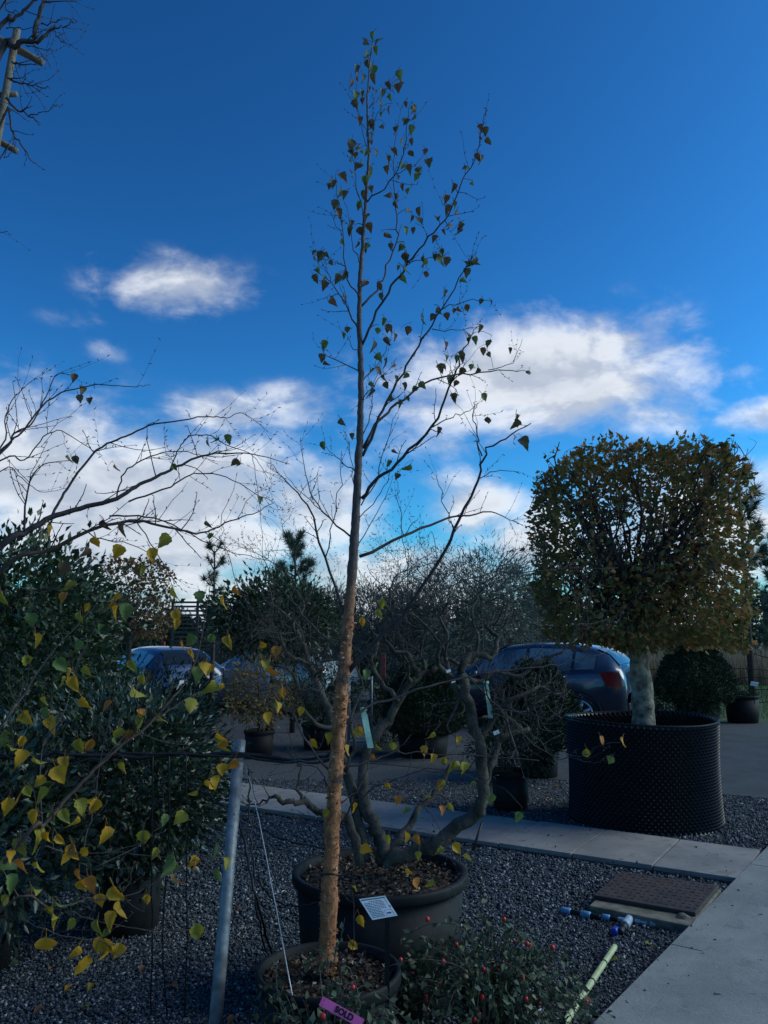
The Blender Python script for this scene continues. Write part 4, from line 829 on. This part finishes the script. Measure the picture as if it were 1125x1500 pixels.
for (px, yt, yb, d, lab) in [(561, 958, 1012, 15.0, 'red-brown post behind the birch trunk'), (823, 928, 950, 19.5, 'red-brown post top showing over the blue car roof'), (239, 940, 962, 21.0, 'red-brown post behind the navy car')]:
    q = P(px, yt, d); tag(MB().box((q.x, d, q.z / 2), .10, .10, q.z).build('marker_post', M['redpost'], bevel=.01), lab, 'post')
tl_ = empty('trolley_frame', (P(528, 1000, 11.6).x, 11.6, 0), 'grey metal trolley frame partly hidden behind the birch trunk', 'trolley')
tx = P(528, 1000, 11.6).x
for s in (-.16, .16):
    for e in (-.2, .2): MB().tube([(tx + s, 11.6 + e, .1), (tx + s, 11.6 + e, 1.05)], .012, 6).build('upright', M['steel'], tl_, True)
for z in (.18, .5, .78, 1.03):
    for e in (-.2, .2): MB().tube([(tx - .16, 11.6 + e, z), (tx + .16, 11.6 + e, z)], .009, 6).build('rail', M['steel'], tl_, True)
MB().box((tx, 11.6, .14), .34, .44, .02).build('deck', M['steel'], tl_)
for s in (-.13, .13):
    for e in (-.17, .17): MB().tube([(tx + s - .015, 11.6 + e, .05), (tx + s + .015, 11.6 + e, .05)], .05, 12).build('wheel', M['tyre'], tl_, True)

# manhole cover on its plinth
zc = .075; mc = [G(910.7, 1276.5, zc), G(1053, 1296.5, zc), G(1018.7, 1336.5, zc), G(869, 1310.7, zc)]
mh = empty('manhole', (sum((p.x for p in mc)) / 4, sum((p.y for p in mc)) / 4, 0), 'rusty square manhole cover on a low concrete plinth', 'manhole')
cen = sum(mc, Vector()) / 4
ex = [cen + (p - cen) * 1.04 for p in mc]; ex[2] = ex[2] + Vector((-.08, -.13, 0)); ex[3] = ex[3] + Vector((-.04, -.11, 0))
MB().prism([Vector((p.x, p.y, .05)) for p in ex][::-1], .056).build('plinth', M['plinth'], mh, bevel=.008)
MB().prism([Vector((p.x, p.y, zc)) for p in mc][::-1], .024).build('cover', M['rust'], mh, bevel=.004)
ua, va = (mc[1] - mc[0]), (mc[3] - mc[0])
tread = MB()
for i in range(15):
    for j in range(9):
        c = mc[0] + ua * ((i + .7) / 15.4) + va * ((j + .7) / 9.4); w = ua.normalized() * .012 if (i + j) % 2 else va.normalized() * .012; h = Vector((-w.y, w.x, 0)) * .35
        c.z = zc; tread.add([c - w - h, c + w - h, c + w + h, c - w + h] + [q + Vector((0, 0, .003)) for q in (c - w - h, c + w - h, c + w + h, c - w + h)], [(4, 5, 6, 7), (0, 1, 5, 4), (1, 2, 6, 5), (2, 3, 7, 6), (3, 0, 4, 7)])
tag(tread.build('tread_bars', M['rust'], mh), kind='stuff')
# pipe fittings
def fitting(pxa, pxb, segs, label, r=.022):
    r *= .82
    a, b = G(*pxa, r * 1.1), G(*pxb, r * 1.1); t = empty('pipe_fitting', ((a + b) / 2).xy.to_3d(), label, 'pipe fitting', None); n = len(segs)
    for i, (m, k) in enumerate(segs):
        p, q = a.lerp(b, i / n), a.lerp(b, (i + 1) / n); e = (q - p) * .08
        MB().tube([p + e * .2, p + e, p.lerp(q, .5), q - e, q - e * .2], [r * k * .86, r * k, r * k * .97, r * k, r * k * .86], 14).build('collar' if k > 1 else 'pipe_piece', M[m], t, True)
fitting((822, 1333), (880, 1344), [('bluefit', 1.1), ('cable', .9), ('bluefit', 1.15), ('cable', .85)], 'blue and black pipe fitting nearest the shrub, by the manhole')
fitting((882, 1343), (917, 1349), [('bluefit', 1.0), ('cable', .7), ('palefit', .85)], 'short pale blue pipe fitting in the middle of the row')
fitting((930, 1349), (948, 1352), [('palefit', .9), ('palefit', .75)], 'stubby whitish pipe piece below the manhole plinth', .018)
fitting((922, 1346), (908, 1366), [('palefit', 1.25), ('palefit', 1.3), ('cable', 1.15), ('cable', 1.0)], 'upright-lying fitting with white collar and black end', .024)
fitting((899, 1366), (903, 1362), [('deepblue', 1.2)], 'deep blue screw cap beside the white-collared fitting', .022)
fitting((952, 1352), (988, 1357), [('palefit', 1.1), ('cable', .95), ('palefit', 1.25)], 'pale blue and black fitting next to the walkway', .02)
rk = MB(); rc = G(1000, 1349, .03)
import bmesh
bm = bmesh.new(); bmesh.ops.create_icosphere(bm, subdivisions=3, radius=1)
for v in bm.verts: 
    n_ = v.co.normalized(); f = 1 + .13 * math.sin(n_.x * 4 + 1) + .1 * math.sin(n_.y * 6 + n_.z * 5); v.co = Vector((n_.x * .062 * f, n_.y * .045 * f, n_.z * .036 * f)) + rc
me = bpy.data.meshes.new('stone'); bm.to_mesh(me); me.materials.append(M['plinth']); tag(link('stone', me), 'rounded brown stone between manhole plinth and walkway', 'stone')
# bamboo cane lying on the gravel
ca, cb2 = G(901, 1386, .03), G(825, 1502, .02); t = tag(empty('split_cane', ((ca + cb2) / 2).xy.to_3d()), 'pale yellow-green split bamboo cane lying on the gravel', 'cane')
for i in range(4):
    p, q = ca.lerp(cb2, i / 4), ca.lerp(cb2, (i + 1) / 4); e = (q - p).normalized()
    MB().tube([p + e * .004, p + e * .012, p.lerp(q, .5), q - e * .014, q - e * .004], [.013, .0155, .0145, .015, .017], 9).build('cane_section', M['bamboo'], t, False)
    MB().tube([q - e * .005, q + e * .005], .0165, 9).build('knot', M['bark_dark'], t)
# galvanised pole, cables, wires
foot = Vector((P(308, 1535, 3.2).x, 3.2, -.02)); ptop = P(351, 1087, 3.85)
pole = empty('galvanised_pole', (foot.x, foot.y, 0), 'leaning galvanised steel pole in the gravel at left', 'pole')
MB().tube([foot, foot.lerp(ptop, .5), ptop], [.0255] * 3, 18).build('tube', M['steel'], pole, True)
MB().tube([ptop - (ptop - foot).normalized() * .10, ptop + (ptop - foot).normalized() * .004], [.0272, .0272], 18).build('sleeve', M['steel'], pole, True)
def cable(name, pts, r, label, cat, m='cable', wob=.004):
    return tag(MB().tube(wobble(spline(pts, 6), wob), r, 6).build(name, M[m], None, True), label, cat)
PZ = 3.80
cable('irrigation_cable', [P(-60, 1112, 3.6), P(60, 1106, 3.6), P(180, 1107, 3.7), P(345, 1104, PZ), P(430, 1113, 3.75), P(486, 1104, 3.3)], .0095, 'thick black irrigation hose strung from the left edge past the pole', 'hose')
cable('irrigation_cable', [P(-60, 1095, 3.58), P(90, 1118, 3.58), P(200, 1103, 3.66), P(345, 1108, PZ - .04), P(420, 1117, 3.7), P(483, 1113, 3.32)], .006, 'thinner black hose twisted along the thick hose', 'hose')
for (x, yt, yb, d, lab) in [(224, 1108, 1510, 3.45, 'leftmost of three black drip lines hanging by the laurel'), (248, 1108, 1510, 3.42, 'wavy middle one of three black drip lines hanging left of the pole'), (273, 1107, 1510, 3.45, 'black drip line hanging closest to the galvanised pole')]:
    g = P(x, yt, d + .2); bot = P(x - 4, yb, d - .25); bot.z = max(bot.z, -.01)
    gd = G(x - 3, 1495, -.01); cable('drip_line', [g, g.lerp(gd, .35) + rv(.006), g.lerp(gd, .7) + rv(.012 if x == 248 else .004), gd], .0038, lab, 'drip line', wob=.002)
cable('guy_wire', [P(360, 1121, 3.8), P(384, 1225, 3.5), P(432, 1478, 2.97)], .0022, 'thin pale guy wire from the pole down to the front pot', 'wire', 'wire', .001)
cable('tie_strap', [P(346, 1140, PZ), P(348, 1196, 3.72), P(362, 1250, 3.6), P(378, 1330, 3.5), G(400, 1405, .0)], .006, 'broad black strap dropping from the pole to the gravel', 'strap')
cable('drip_line', [P(364, 1130, 3.76), P(365, 1200, 3.7), P(372, 1270, 3.6), P(376, 1340, 3.5), G(394, 1400, 0)], .0042, 'thin black tube hanging beside the pole strap', 'drip line')
cable('drip_line', [P(333, 1150, PZ - .06), P(344, 1188, 3.7), P(378, 1212, 3.7), P(420, 1230, 3.6), P(486, 1242, 3.27)], .0042, 'black tube slung from pole to birch trunk', 'drip line')
cable('drip_line', [P(272, 1144, 3.9), P(300, 1162, 3.86), P(332, 1186, 3.78)], .005, 'short black tube running left from the pole', 'drip line')
cable('drip_line', [P(376, 1288, 3.6), P(400, 1316, 3.55), P(440, 1328, 3.5), P(479, 1317, 3.27)], .0042, 'black tube sagging between strap and birch trunk', 'drip line')
cable('tie_wire', [P(693, 1245, 3.95), P(706, 1205, 4.0)], .006, 'short black strap tying the crooked stem to the wide pot rim', 'strap')
ringc = P(484, 1277, 3.22); cable('trunk_tie', [ringc + Vector((.042 * math.cos(a), .042 * math.sin(a), .004 * math.sin(3 * a))) for a in [i * math.pi / 5 for i in range(11)]], .0035, 'black tie looped round the birch trunk', 'tie', wob=0)
# hanging labels
def hang(pt, pb, d, w, label):
    a, b = P(*pt, d), P(*pb, d - .03); u = Vector((1, .15, 0)).normalized(); n = 7; mbx = MB(); vs = []
    for i in range(n + 1):
        p = a.lerp(b, i / n) + Vector((0, .006 * math.sin(i * 1.1), 0)); k = w * (.5 if i == 0 else 1); vs += [p - u * k / 2, p + u * k / 2, p + u * k / 2 + Vector((0, .0012, 0)), p - u * k / 2 + Vector((0, .0012, 0))]
    fs = [(i * 4 + j, i * 4 + (j + 1) % 4, (i + 1) * 4 + (j + 1) % 4, (i + 1) * 4 + j) for i in range(n) for j in range(4)]
    t = empty('plant_tag', a, label, 'plant label'); mbx.add(vs, fs); mbx.build('strip', M['mint'], t)
    MB().tube([a - u * w * .55, a + u * w * .55], .0075, 8).build('loop', M['mint'], t, True)
hang((532, 1039), (543, 1096), 3.28, .024, 'pale green plastic tag hanging beside the birch trunk')
hang((712, 1000), (719, 1052), 3.98, .022, 'pale green plastic tag hanging on the crooked tree')
for (px, py, d, s, lab) in [(657, 983, 3.9, .022, 'small white tag on the crooked branch left of its fork'), (664, 998, 3.9, .02, 'white paper tag just above the crooked stem fork'), (727, 1073, 3.95, .03, 'bright crumpled white tag on the low cut stem')]:
    c = P(px, py, d); mbx = MB(); mbx.box(c, s, .0015, s * .6, Vector((.9, .2, .3)).normalized(), Vector((-.2, .97, 0)).normalized(), Vector((-.3, 0, .95)).normalized()); tag(mbx.build('paper_tag', M['white']), lab, 'label')
# white information sign on a stake
zs = 3.10; A, B, C_, D_ = P(526, 1317, zs), P(564, 1312, zs), P(582.4, 1341, zs - .045), P(545.4, 1347.6, zs - .045)
sg = empty('label_sign', (P(563, 1400, zs - .03).x, zs - .03, H1 - .05), 'white printed label tilted on a black stake in the front pot', 'sign')
nrm = (B - A).cross(D_ - A).normalized(); nrm = nrm if nrm.y < 0 else -nrm
MB().add([A, B, C_, D_, A - nrm * .002, B - nrm * .002, C_ - nrm * .002, D_ - nrm * .002], [(0, 1, 2, 3), (7, 6, 5, 4), (0, 4, 5, 1), (1, 5, 6, 2), (2, 6, 7, 3), (3, 7, 4, 0)]) if False else None
pl = MB(); pl.add([A, B, C_, D_, A - nrm * .002, B - nrm * .002, C_ - nrm * .002, D_ - nrm * .002], [(0, 1, 2, 3), (7, 6, 5, 4), (0, 4, 5, 1), (1, 5, 6, 2), (2, 6, 7, 3), (3, 7, 4, 0)]); pl.build('plate', M['white'], sg)
def onp(u, v, o=.0006): return A.lerp(B, u).lerp(D_.lerp(C_, u), v) + nrm * o
def patch(mbx, u0, v0, u1, v1): mbx.add([onp(u0, v0), onp(u1, v0), onp(u1, v1), onp(u0, v1)], [(0, 1, 2, 3)])
pr = MB(); patch(pr, .04, .05, .96, .105); pr.build('printed_heading', M['inkgreen'], sg)
pr = MB()
for i in range(11):
    v = .17 + i * .072; u = .07 if i else .28; end = .80 if i < 6 else .56
    while u < end - .03:
        w = random.uniform(.03, .09); patch(pr, u, v, min(u + w, end), v + .034); u += w + .018
patch(pr, .62, .66, .63, .95); patch(pr, .62, .66, .88, .675); patch(pr, .68, .78, .84, .85); patch(pr, .90, .14, .915, .95)
pr.build('printed_lines', M['ink'], sg)
pr = MB(); patch(pr, .925, .48, .97, .56); pr.build('printed_mark', M['inkgreen'], sg)
stk = onp(.5, .9, -.004); MB().box((stk.x + .012, stk.y + .004, (stk.z + H1 - .07) / 2 - .004), .017, .006, stk.z - H1 + .075).build('stake', M['pot'], sg)
c = P(1105, 1002, 14.3); sg2 = empty('small_label_sign', (c.x, c.y, .46), 'small white label on a stake in the pot at right edge', 'sign')
MB().box(c, .13, .006, .075, Vector((.98, 0, -.17)).normalized(), Vector((0, .9, .4)).normalized(), Vector((.17, -.4, .9)).normalized()).build('plate', M['white'], sg2); MB().tube([(c.x, c.y + .03, c.z), (c.x, c.y + .05, .44)], .008, 6).build('stake', M['pot'], sg2)
# pink SOLD strip
sa, sb = P(470, 1466, 2.48), P(531, 1500, 2.46); ux = (sb - sa).normalized(); nn_ = Vector((0, -1, .25)); nn_ = (nn_ - ux * nn_.dot(ux)).normalized(); uy = nn_.cross(ux)
so = empty('sold_strip', (sa + sb) / 2, 'bright pink strip with bold black SOLD lettering in front of the pot', 'tag'); L = (sb - sa).length
MB().box((sa + sb) / 2, L, .0245, .0012, ux, uy, nn_).build('strip', M['pink'], so)
cu = bpy.data.curves.new('lettering', 'FONT'); cu.body = 'SOLD'; cu.size = .0225; cu.offset = .0011; cu.extrude = .0004; cu.align_x = 'CENTER'; cu.align_y = 'CENTER'
to = bpy.data.objects.new('tmp', cu); COL.objects.link(to); dg = bpy.context.evaluated_depsgraph_get(); me = bpy.data.meshes.new_from_object(to.evaluated_get(dg)); bpy.data.objects.remove(to)
me.materials.clear(); me.materials.append(M['black']); mw = Matrix.Translation((sa + sb) / 2 + ux * .008 + nn_ * .0016) @ Matrix((ux, uy, nn_)).transposed().to_4x4(); me.transform(mw); link('lettering', me, so)
MB().tube(spline([sa + ux * .006, sa + Vector((-.01, .1, .03)), Vector((sa.x + .02, 2.84, .12))], 5), .0014, 5).build('tie', M['bark_twig'], so, True)
for k in (.15, .75): p = sa + ux * .008 + uy * (k - .45) * .02 + nn_ * .001; MB().tube([p, p + nn_ * .0006], .0014, 8).build('punch_hole', M['black'], so)

# ------------------------------------------------------------------ berry shrubs
def berry_shrub(name, base, label, nst, hh, reach, nb, stems_px, dd, seed):
    random.seed(seed); t = empty(name, base, label, 'shrub'); b = Vector(base); lp, ld, tips = [], [], []
    def stem(pts, r, sp=.014):
        MB().tube(pts, [r * (1 - .6 * i / (len(pts) - 1)) for i in range(len(pts))], 4).build('stem', M['bark_twig'], t, True)
        for i in range(len(pts) - 1):
            n = max(1, int((pts[i + 1] - pts[i]).length / sp)); ax = (pts[i + 1] - pts[i]).normalized()
            for k in range(n):
                p = pts[i].lerp(pts[i + 1], k / n)
                if random.random() < .85:
                    lp.append(tuple(p)); ld.append(tuple(ax * .4 + rv(.7)))
        tips.append(pts[len(pts) // 2:])
    for i in range(nst):
        a = random.uniform(0, 2 * math.pi); h = hh * random.uniform(.5, 1.1); q = reach * random.uniform(.4, 1.1); d = Vector((math.cos(a), math.sin(a), 0))
        stem(spline([b + rv(.03).xy.to_3d(), b + d * q * .35 + Vector((0, 0, h * .8)), b + d * q * .7 + Vector((0, 0, h)), b + d * q * 1.05 + Vector((0, 0, h * random.uniform(.35, .85)))], 5), .0026)
    for px in stems_px: stem(spline([b + Vector((0, 0, .05))] + [P(x, y, dd + random.uniform(-.05, .05)) for x, y in px], 4), .003, .016)
    leaf_cloud('foliage', lp, ld, .031, .6, M['fol_shrub'], t)
    bmx = bmesh.new(); bmesh.ops.create_icosphere(bmx, subdivisions=2, radius=1); bme = bpy.data.meshes.new('berry'); bmx.to_mesh(bme); bme.materials.append(M['berry']); bme.shade_smooth()
    for i in range(nb):
        l = random.choice(tips); p = random.choice(l) + rv(.012); o = bpy.data.objects.new('berry', bme); COL.objects.link(o); o.parent = t; o.matrix_parent_inverse = Matrix.Translation(t.location).inverted(); r = random.uniform(.007, .0105)
        o.matrix_basis = Matrix.Translation(p) @ Matrix.Diagonal((r, r, r * 1.15, 1))
    return t
berry_shrub('berry_shrub', (G(705, 1500).x, 3.42, 0), 'arching small-leaved shrub with red berries right of the wide pot', 150, .40, .42, 34,
            [[(640, 1440), (690, 1412), (740, 1410), (790, 1448), (815, 1500)], [(690, 1380), (640, 1352), (582, 1376)], [(690, 1430), (620, 1405), (560, 1418)], [(660, 1450), (600, 1440), (540, 1500)], [(705, 1330), (708, 1290), (722, 1262)], [(750, 1370), (775, 1360), (800, 1400), (815, 1440)], [(680, 1460), (610, 1470), (575, 1500)]], 3.25, 5)
berry_shrub('berry_shrub', (P(470, 1500, 2.86).x, 2.86, 0), 'low dark green shrub with red berries in front of the birch pot', 130, .42, .33, 26,
            [[(480, 1420), (455, 1400), (440, 1440)], [(500, 1430), (520, 1440), (530, 1490)], [(488, 1420), (498, 1380), (505, 1345)], [(410, 1470), (406, 1410), (408, 1372)]], 2.86, 9)
# fallen leaves
random.seed(21)
for (x, y, k, lab) in [(x, y, k, lab) for (x, y, k), lab in zip([(104, 1444, 'leaf_yellow'), (137, 1441, 'leaf_lime'), (130, 1472, 'leaf_lime'), (213, 1416, 'leaf_brown'), (250, 1442, 'leaf_brown'), (62, 1475, 'leaf_brown'), (345, 1330, 'leaf_brown'), (307, 1203, 'leaf_brown'), (867, 1257, 'leaf_lime'), (996, 1278, 'leaf_orange'), (905, 1405, 'leaf_lime'), (945, 1382, 'leaf_lime'), (860, 1460, 'leaf_brown'), (800, 1420, 'leaf_brown'), (72, 1421, 'leaf_brown'), (345, 1490, 'leaf_brown'), (800, 1165, 'leaf_orange'), (815, 1150, 'leaf_orange'), (808, 1172, 'leaf_brown')], [
        'bright yellow fallen leaf on the gravel at lower left', 'upper of two greenish fallen leaves on the gravel at lower left', 'lower of two greenish fallen leaves on the gravel at lower left', 'brown fallen leaf between the left drip lines', 'brown fallen leaf by the drip line nearest the pole', 'brown fallen leaf near the bottom left corner', 'brown fallen leaf right of the galvanised pole', 'brown fallen leaf just below the flagstones left of the pole',
        'pale fallen leaf at the flagstone edge above the manhole', 'orange fallen leaf between manhole cover and flagstones', 'pale fallen leaf beside the top of the split cane', 'greenish fallen leaf below the row of pipe fittings', 'brown fallen leaf beside the middle of the split cane', 'brown fallen leaf between berry shrub and split cane', 'dark brown fallen leaf below the laurel pot', 'brown fallen leaf at the foot of the galvanised pole', 'orange fallen leaf left of the dimpled pot, nearest the flagstones', 'orange fallen leaf left of the dimpled pot, farthest back', 'brown fallen leaf at the left foot of the dimpled pot'])]:
    g = G(x, y, .022); o = bpy.data.objects.new('fallen_leaf', leaf_mesh(k, random.randrange(6))); COL.objects.link(o); s = random.uniform(.038, .055)
    o.matrix_basis = Matrix.Translation(g) @ Matrix.Rotation(random.uniform(0, 6.28), 4, 'Z') @ Matrix.Rotation(random.uniform(-.25, .25), 4, 'X') @ Matrix.Diagonal((s, s, s, 1)); tag(o, lab, 'leaf', 'fallen leaves on the gravel')

# ------------------------------------------------------------------ parked cars
def car(name, loc, yaw, paint, label, sc=1.0, badge=False):
    """hatchback, nose along +x before turning; parts share the turned frame"""
    t = empty(name, loc, label, 'car'); Rm = Matrix.Translation(loc) @ Matrix.Rotation(yaw, 4, 'Z') @ Matrix.Scale(sc, 4)
    # stations: x, sill z, belt z, top z, half width sill, half width belt, half width top
    ST = [(2.02, .32, .55, .60, .50, .55, .40), (1.96, .24, .62, .70, .70, .72, .58), (1.70, .20, .74, .83, .80, .82, .68), (1.25, .19, .86, .93, .84, .86, .72), (.95, .19, .91, .99, .85, .87, .72), (.80, .19, .92, 1.05, .85, .87, .70), (.45, .19, .93, 1.28, .85, .875, .62), (.12, .19, .94, 1.43, .85, .88, .58), (-.4, .19, .95, 1.485, .85, .88, .57), (-1.0, .19, .97, 1.47, .85, .88, .56), (-1.45, .20, 1.0, 1.41, .85, .875, .54), (-1.72, .22, 1.02, 1.30, .83, .86, .55), (-1.93, .26, 1.02, 1.08, .78, .82, .62), (-2.02, .34, .85, .92, .70, .76, .62), (-2.03, .40, .60, .66, .66, .70, .56)]
    def sect(s):
        x, z0, zb, zt, w0, wb, wt = s; r = [(0, z0), (w0 * .8, z0), (w0, z0 + .06), (wb * 1.01, z0 + (zb - z0) * .55), (wb, zb - .03), (wb * .985, zb), (wt + (wb - wt) * .08, zt - (zt - zb) * .10), (wt * .92, zt - .012 * (zt > 1)), (wt * .5, zt + .012), (0, zt + .016)]
        return [Vector((x, y, z)) for y, z in r] + [Vector((x, -y, z)) for y, z in r[-2:0:-1]]
    S_ = [sect(s) for s in ST]; n = len(S_[0]); b = MB(); vs = [Rm @ v for s in S_ for v in s]
    fs = [(i * n + j, i * n + (j + 1) % n, (i + 1) * n + (j + 1) % n, (i + 1) * n + j) for i in range(len(ST) - 1) for j in range(n)] + [tuple(range(n)), tuple(range((len(ST) - 1) * n, len(ST) * n))[::-1]]
    b.add(vs, fs); body = b.build('body', M[paint], t, True)
    def lerp_st(x):
        for i in range(len(ST) - 1):
            if ST[i][0] >= x >= ST[i + 1][0]:
                f = (ST[i][0] - x) / (ST[i][0] - ST[i + 1][0]); return [a + (b_ - a) * f for a, b_ in zip(ST[i], ST[i + 1])]
        return ST[-1]
    def side_pt(x, f, s, o=.008):
        st = lerp_st(x); zb, zt, wb, wt = st[2], st[3], st[5], st[6]; w5, w6 = wb * .985, wt + (wb - wt) * .08; zz = zb + (zt - (zt - zb) * .10 - zb) * f; return Rm @ Vector((x, s * (w5 + (w6 - w5) * f + o), zz))
    for s in (1, -1):
        for (xa, xb, fa, fb) in [(.62, -.28, .1, .93), (-.34, -1.12, .1, .93), (-1.17, -1.52, .14, .86)]:
            xs = [xa + (xb - xa) * i / 6 for i in range(7)]; g = MB(); lo = [side_pt(x, fa, s) for x in xs]; hi = []
            for x in xs:
                hi.append(side_pt(x, fb if x < .1 else max(fa + .02, fb), s))
            g.add(lo + hi, [(i, i + 1, i + 8, i + 7) for i in range(6)]); g.build('side_window', M['side_glass'], t, True)
        for (xa, xb) in [(.70, -.31), (-.31, -1.16)]:
            p = side_pt(xb + .12, -.12, s, .012); q = side_pt(xb + .30, -.12, s, .012); h = MB().tube([p, p.lerp(q, .5) + Vector((0, 0, .004)), q], .014 * sc, 6).build('door_handle', M['rim'], t, True)
        m0 = side_pt(.62, .05, s, .09); MB().lathe(m0, [(.001, -.06), (.07, -.05), (.085, 0), (.07, .05), (.001, .065)], 12).build('wing_mirror', M[paint], t, True)
        ln = [side_pt(x, 0, s, .012) - Vector((0, 0, .34 * sc)) for x in (1.1, .4, -.4, -1.0)]; MB().tube(ln, .012, 5).build('side_moulding', M['trim'], t, True)
        # lights wrap round the rear corner
        tl = MB(); pts = [(-1.62, 1.0, .875), (-1.80, 1.03, .868), (-1.95, .99, .82), (-1.985, .78, .80), (-1.90, .72, .845), (-1.72, .80, .872)]; ctr = Vector((-1.84, s * .87, .89))
        tl.add([Rm @ Vector((x, s * (w + .012), z)) for x, z, w in pts] + [Rm @ ctr], [(i, (i + 1) % 6, 6) for i in range(6)]); tl.build('tail_light', M['taillight'], t, True)
        hl = MB(); pts = [(1.98, .60, .60), (1.86, .72, .74), (1.62, .78, .83), (1.66, .66, .835), (1.9, .56, .76)]; hl.add([Rm @ Vector((x, s * (w + .012), z)) for x, z, w in pts], [(0, 1, 2, 3, 4)]); hl.build('headlight', M['rim'], t)
        for xw in (1.27, -1.27):
            wc = Rm @ Vector((xw, s * .80, .315)); axw = (Rm.to_3x3() @ Vector((0, s, 0))).normalized(); u = (Rm.to_3x3() @ Vector((1, 0, 0))).normalized()
            MB().tube([wc + axw * a * sc for a in (-.10, -.08, .07, .09)], [.27 * sc, .315 * sc, .315 * sc, .28 * sc], 28).build('wheel', M['tyre'], t, True); whl = COL.objects[-1]
            rm = MB(); rm.tube([wc + axw * .085 * sc, wc + axw * .097 * sc], [.05 * sc, .045 * sc], 12)
            for k in range(7):
                a = 2 * math.pi * k / 7; dr = u * math.cos(a) + Vector((0, 0, math.sin(a))); rm.box(wc + axw * .09 * sc + dr * .12 * sc, .20 * sc, .05 * sc, .012, dr, dr.cross(axw), axw)
            ring = [wc + axw * .091 * sc + (u * math.cos(a) + Vector((0, 0, math.sin(a)))) * .215 * sc for a in [2 * math.pi * k / 28 for k in range(29)]]; rm.tube(ring, .018 * sc, 6, False); rm.build('rim', M['rim'], whl, True)
            ar = [Rm @ Vector((xw + .36 * math.cos(a), s * (.872), .315 + .36 * math.sin(a))) for a in [math.pi * k / 16 for k in range(17)]]; MB().tube(ar, .022, 6).build('wheel_arch', M['trim'], t, True)
    def glass(x0, x1, f0, f1, name):
        g = MB(); a, b_ = None, None; rows = []
        for i in range(6):
            f = f0 + (f1 - f0) * i / 5; x = x0 + (x1 - x0) * i / 5; st = lerp_st(x); w = st[6] * .90; z = st[3] + .02; rows += [Rm @ Vector((x, y * w, z + .012 - .02 * abs(y) ** 2 * 1.0)) for y in (-1, -.5, 0, .5, 1)]
        g.add(rows, [(i * 5 + j, i * 5 + j + 1, (i + 1) * 5 + j + 1, (i + 1) * 5 + j) for i in range(5) for j in range(4)]); g.build(name, M['glass'], t, True)
    glass(.74, .16, 0, 1, 'windscreen'); glass(-1.5, -1.9, 0, 1, 'rear_window')
    MB().box(Rm @ Vector((-2.03, 0, .44)), 1.30 * sc, .05, .12 * sc, *(Rm.to_3x3().normalized() @ Vector(v) for v in ((0, 1, 0), (1, 0, 0), (0, 0, 1)))).build('bumper', M['trim'], t, bevel=.02)
    MB().box(Rm @ Vector((-2.045, 0, .74)), .50 * sc, .012, .11 * sc, *(Rm.to_3x3().normalized() @ Vector(v) for v in ((0, 1, 0), (1, 0, 0), (0, 0, 1)))).build('number_plate', M['white'], t)
    if badge: MB().tube([Rm @ Vector((-2.0, 0, .95)), Rm @ Vector((-2.04, 0, .95))], .055, 18).build('badge', M['rim'], t, True)
    MB().tube([Rm @ Vector((-.9, 0, 1.48)), Rm @ Vector((-1.05, 0, 1.68))], [.008, .004], 6).build('aerial', M['trim'], t)
    return t
yaw1 = math.atan2(.48, -.876)
car('parked_car', (2.62, 15.35, 0), yaw1, 'paint_blue', 'blue hatchback parked behind the yew mound and clipped tree')
car('parked_car', (-5.0, 17.9, 0), math.atan2(.8, -.6), 'paint_navy', 'navy hatchback at left showing its rear window', .93, True)
car('parked_car', (-2.6, 18.3, 0), math.atan2(.45, -.89), 'paint_silver', 'silver car half hidden behind the cone yew and evergreen', .95)
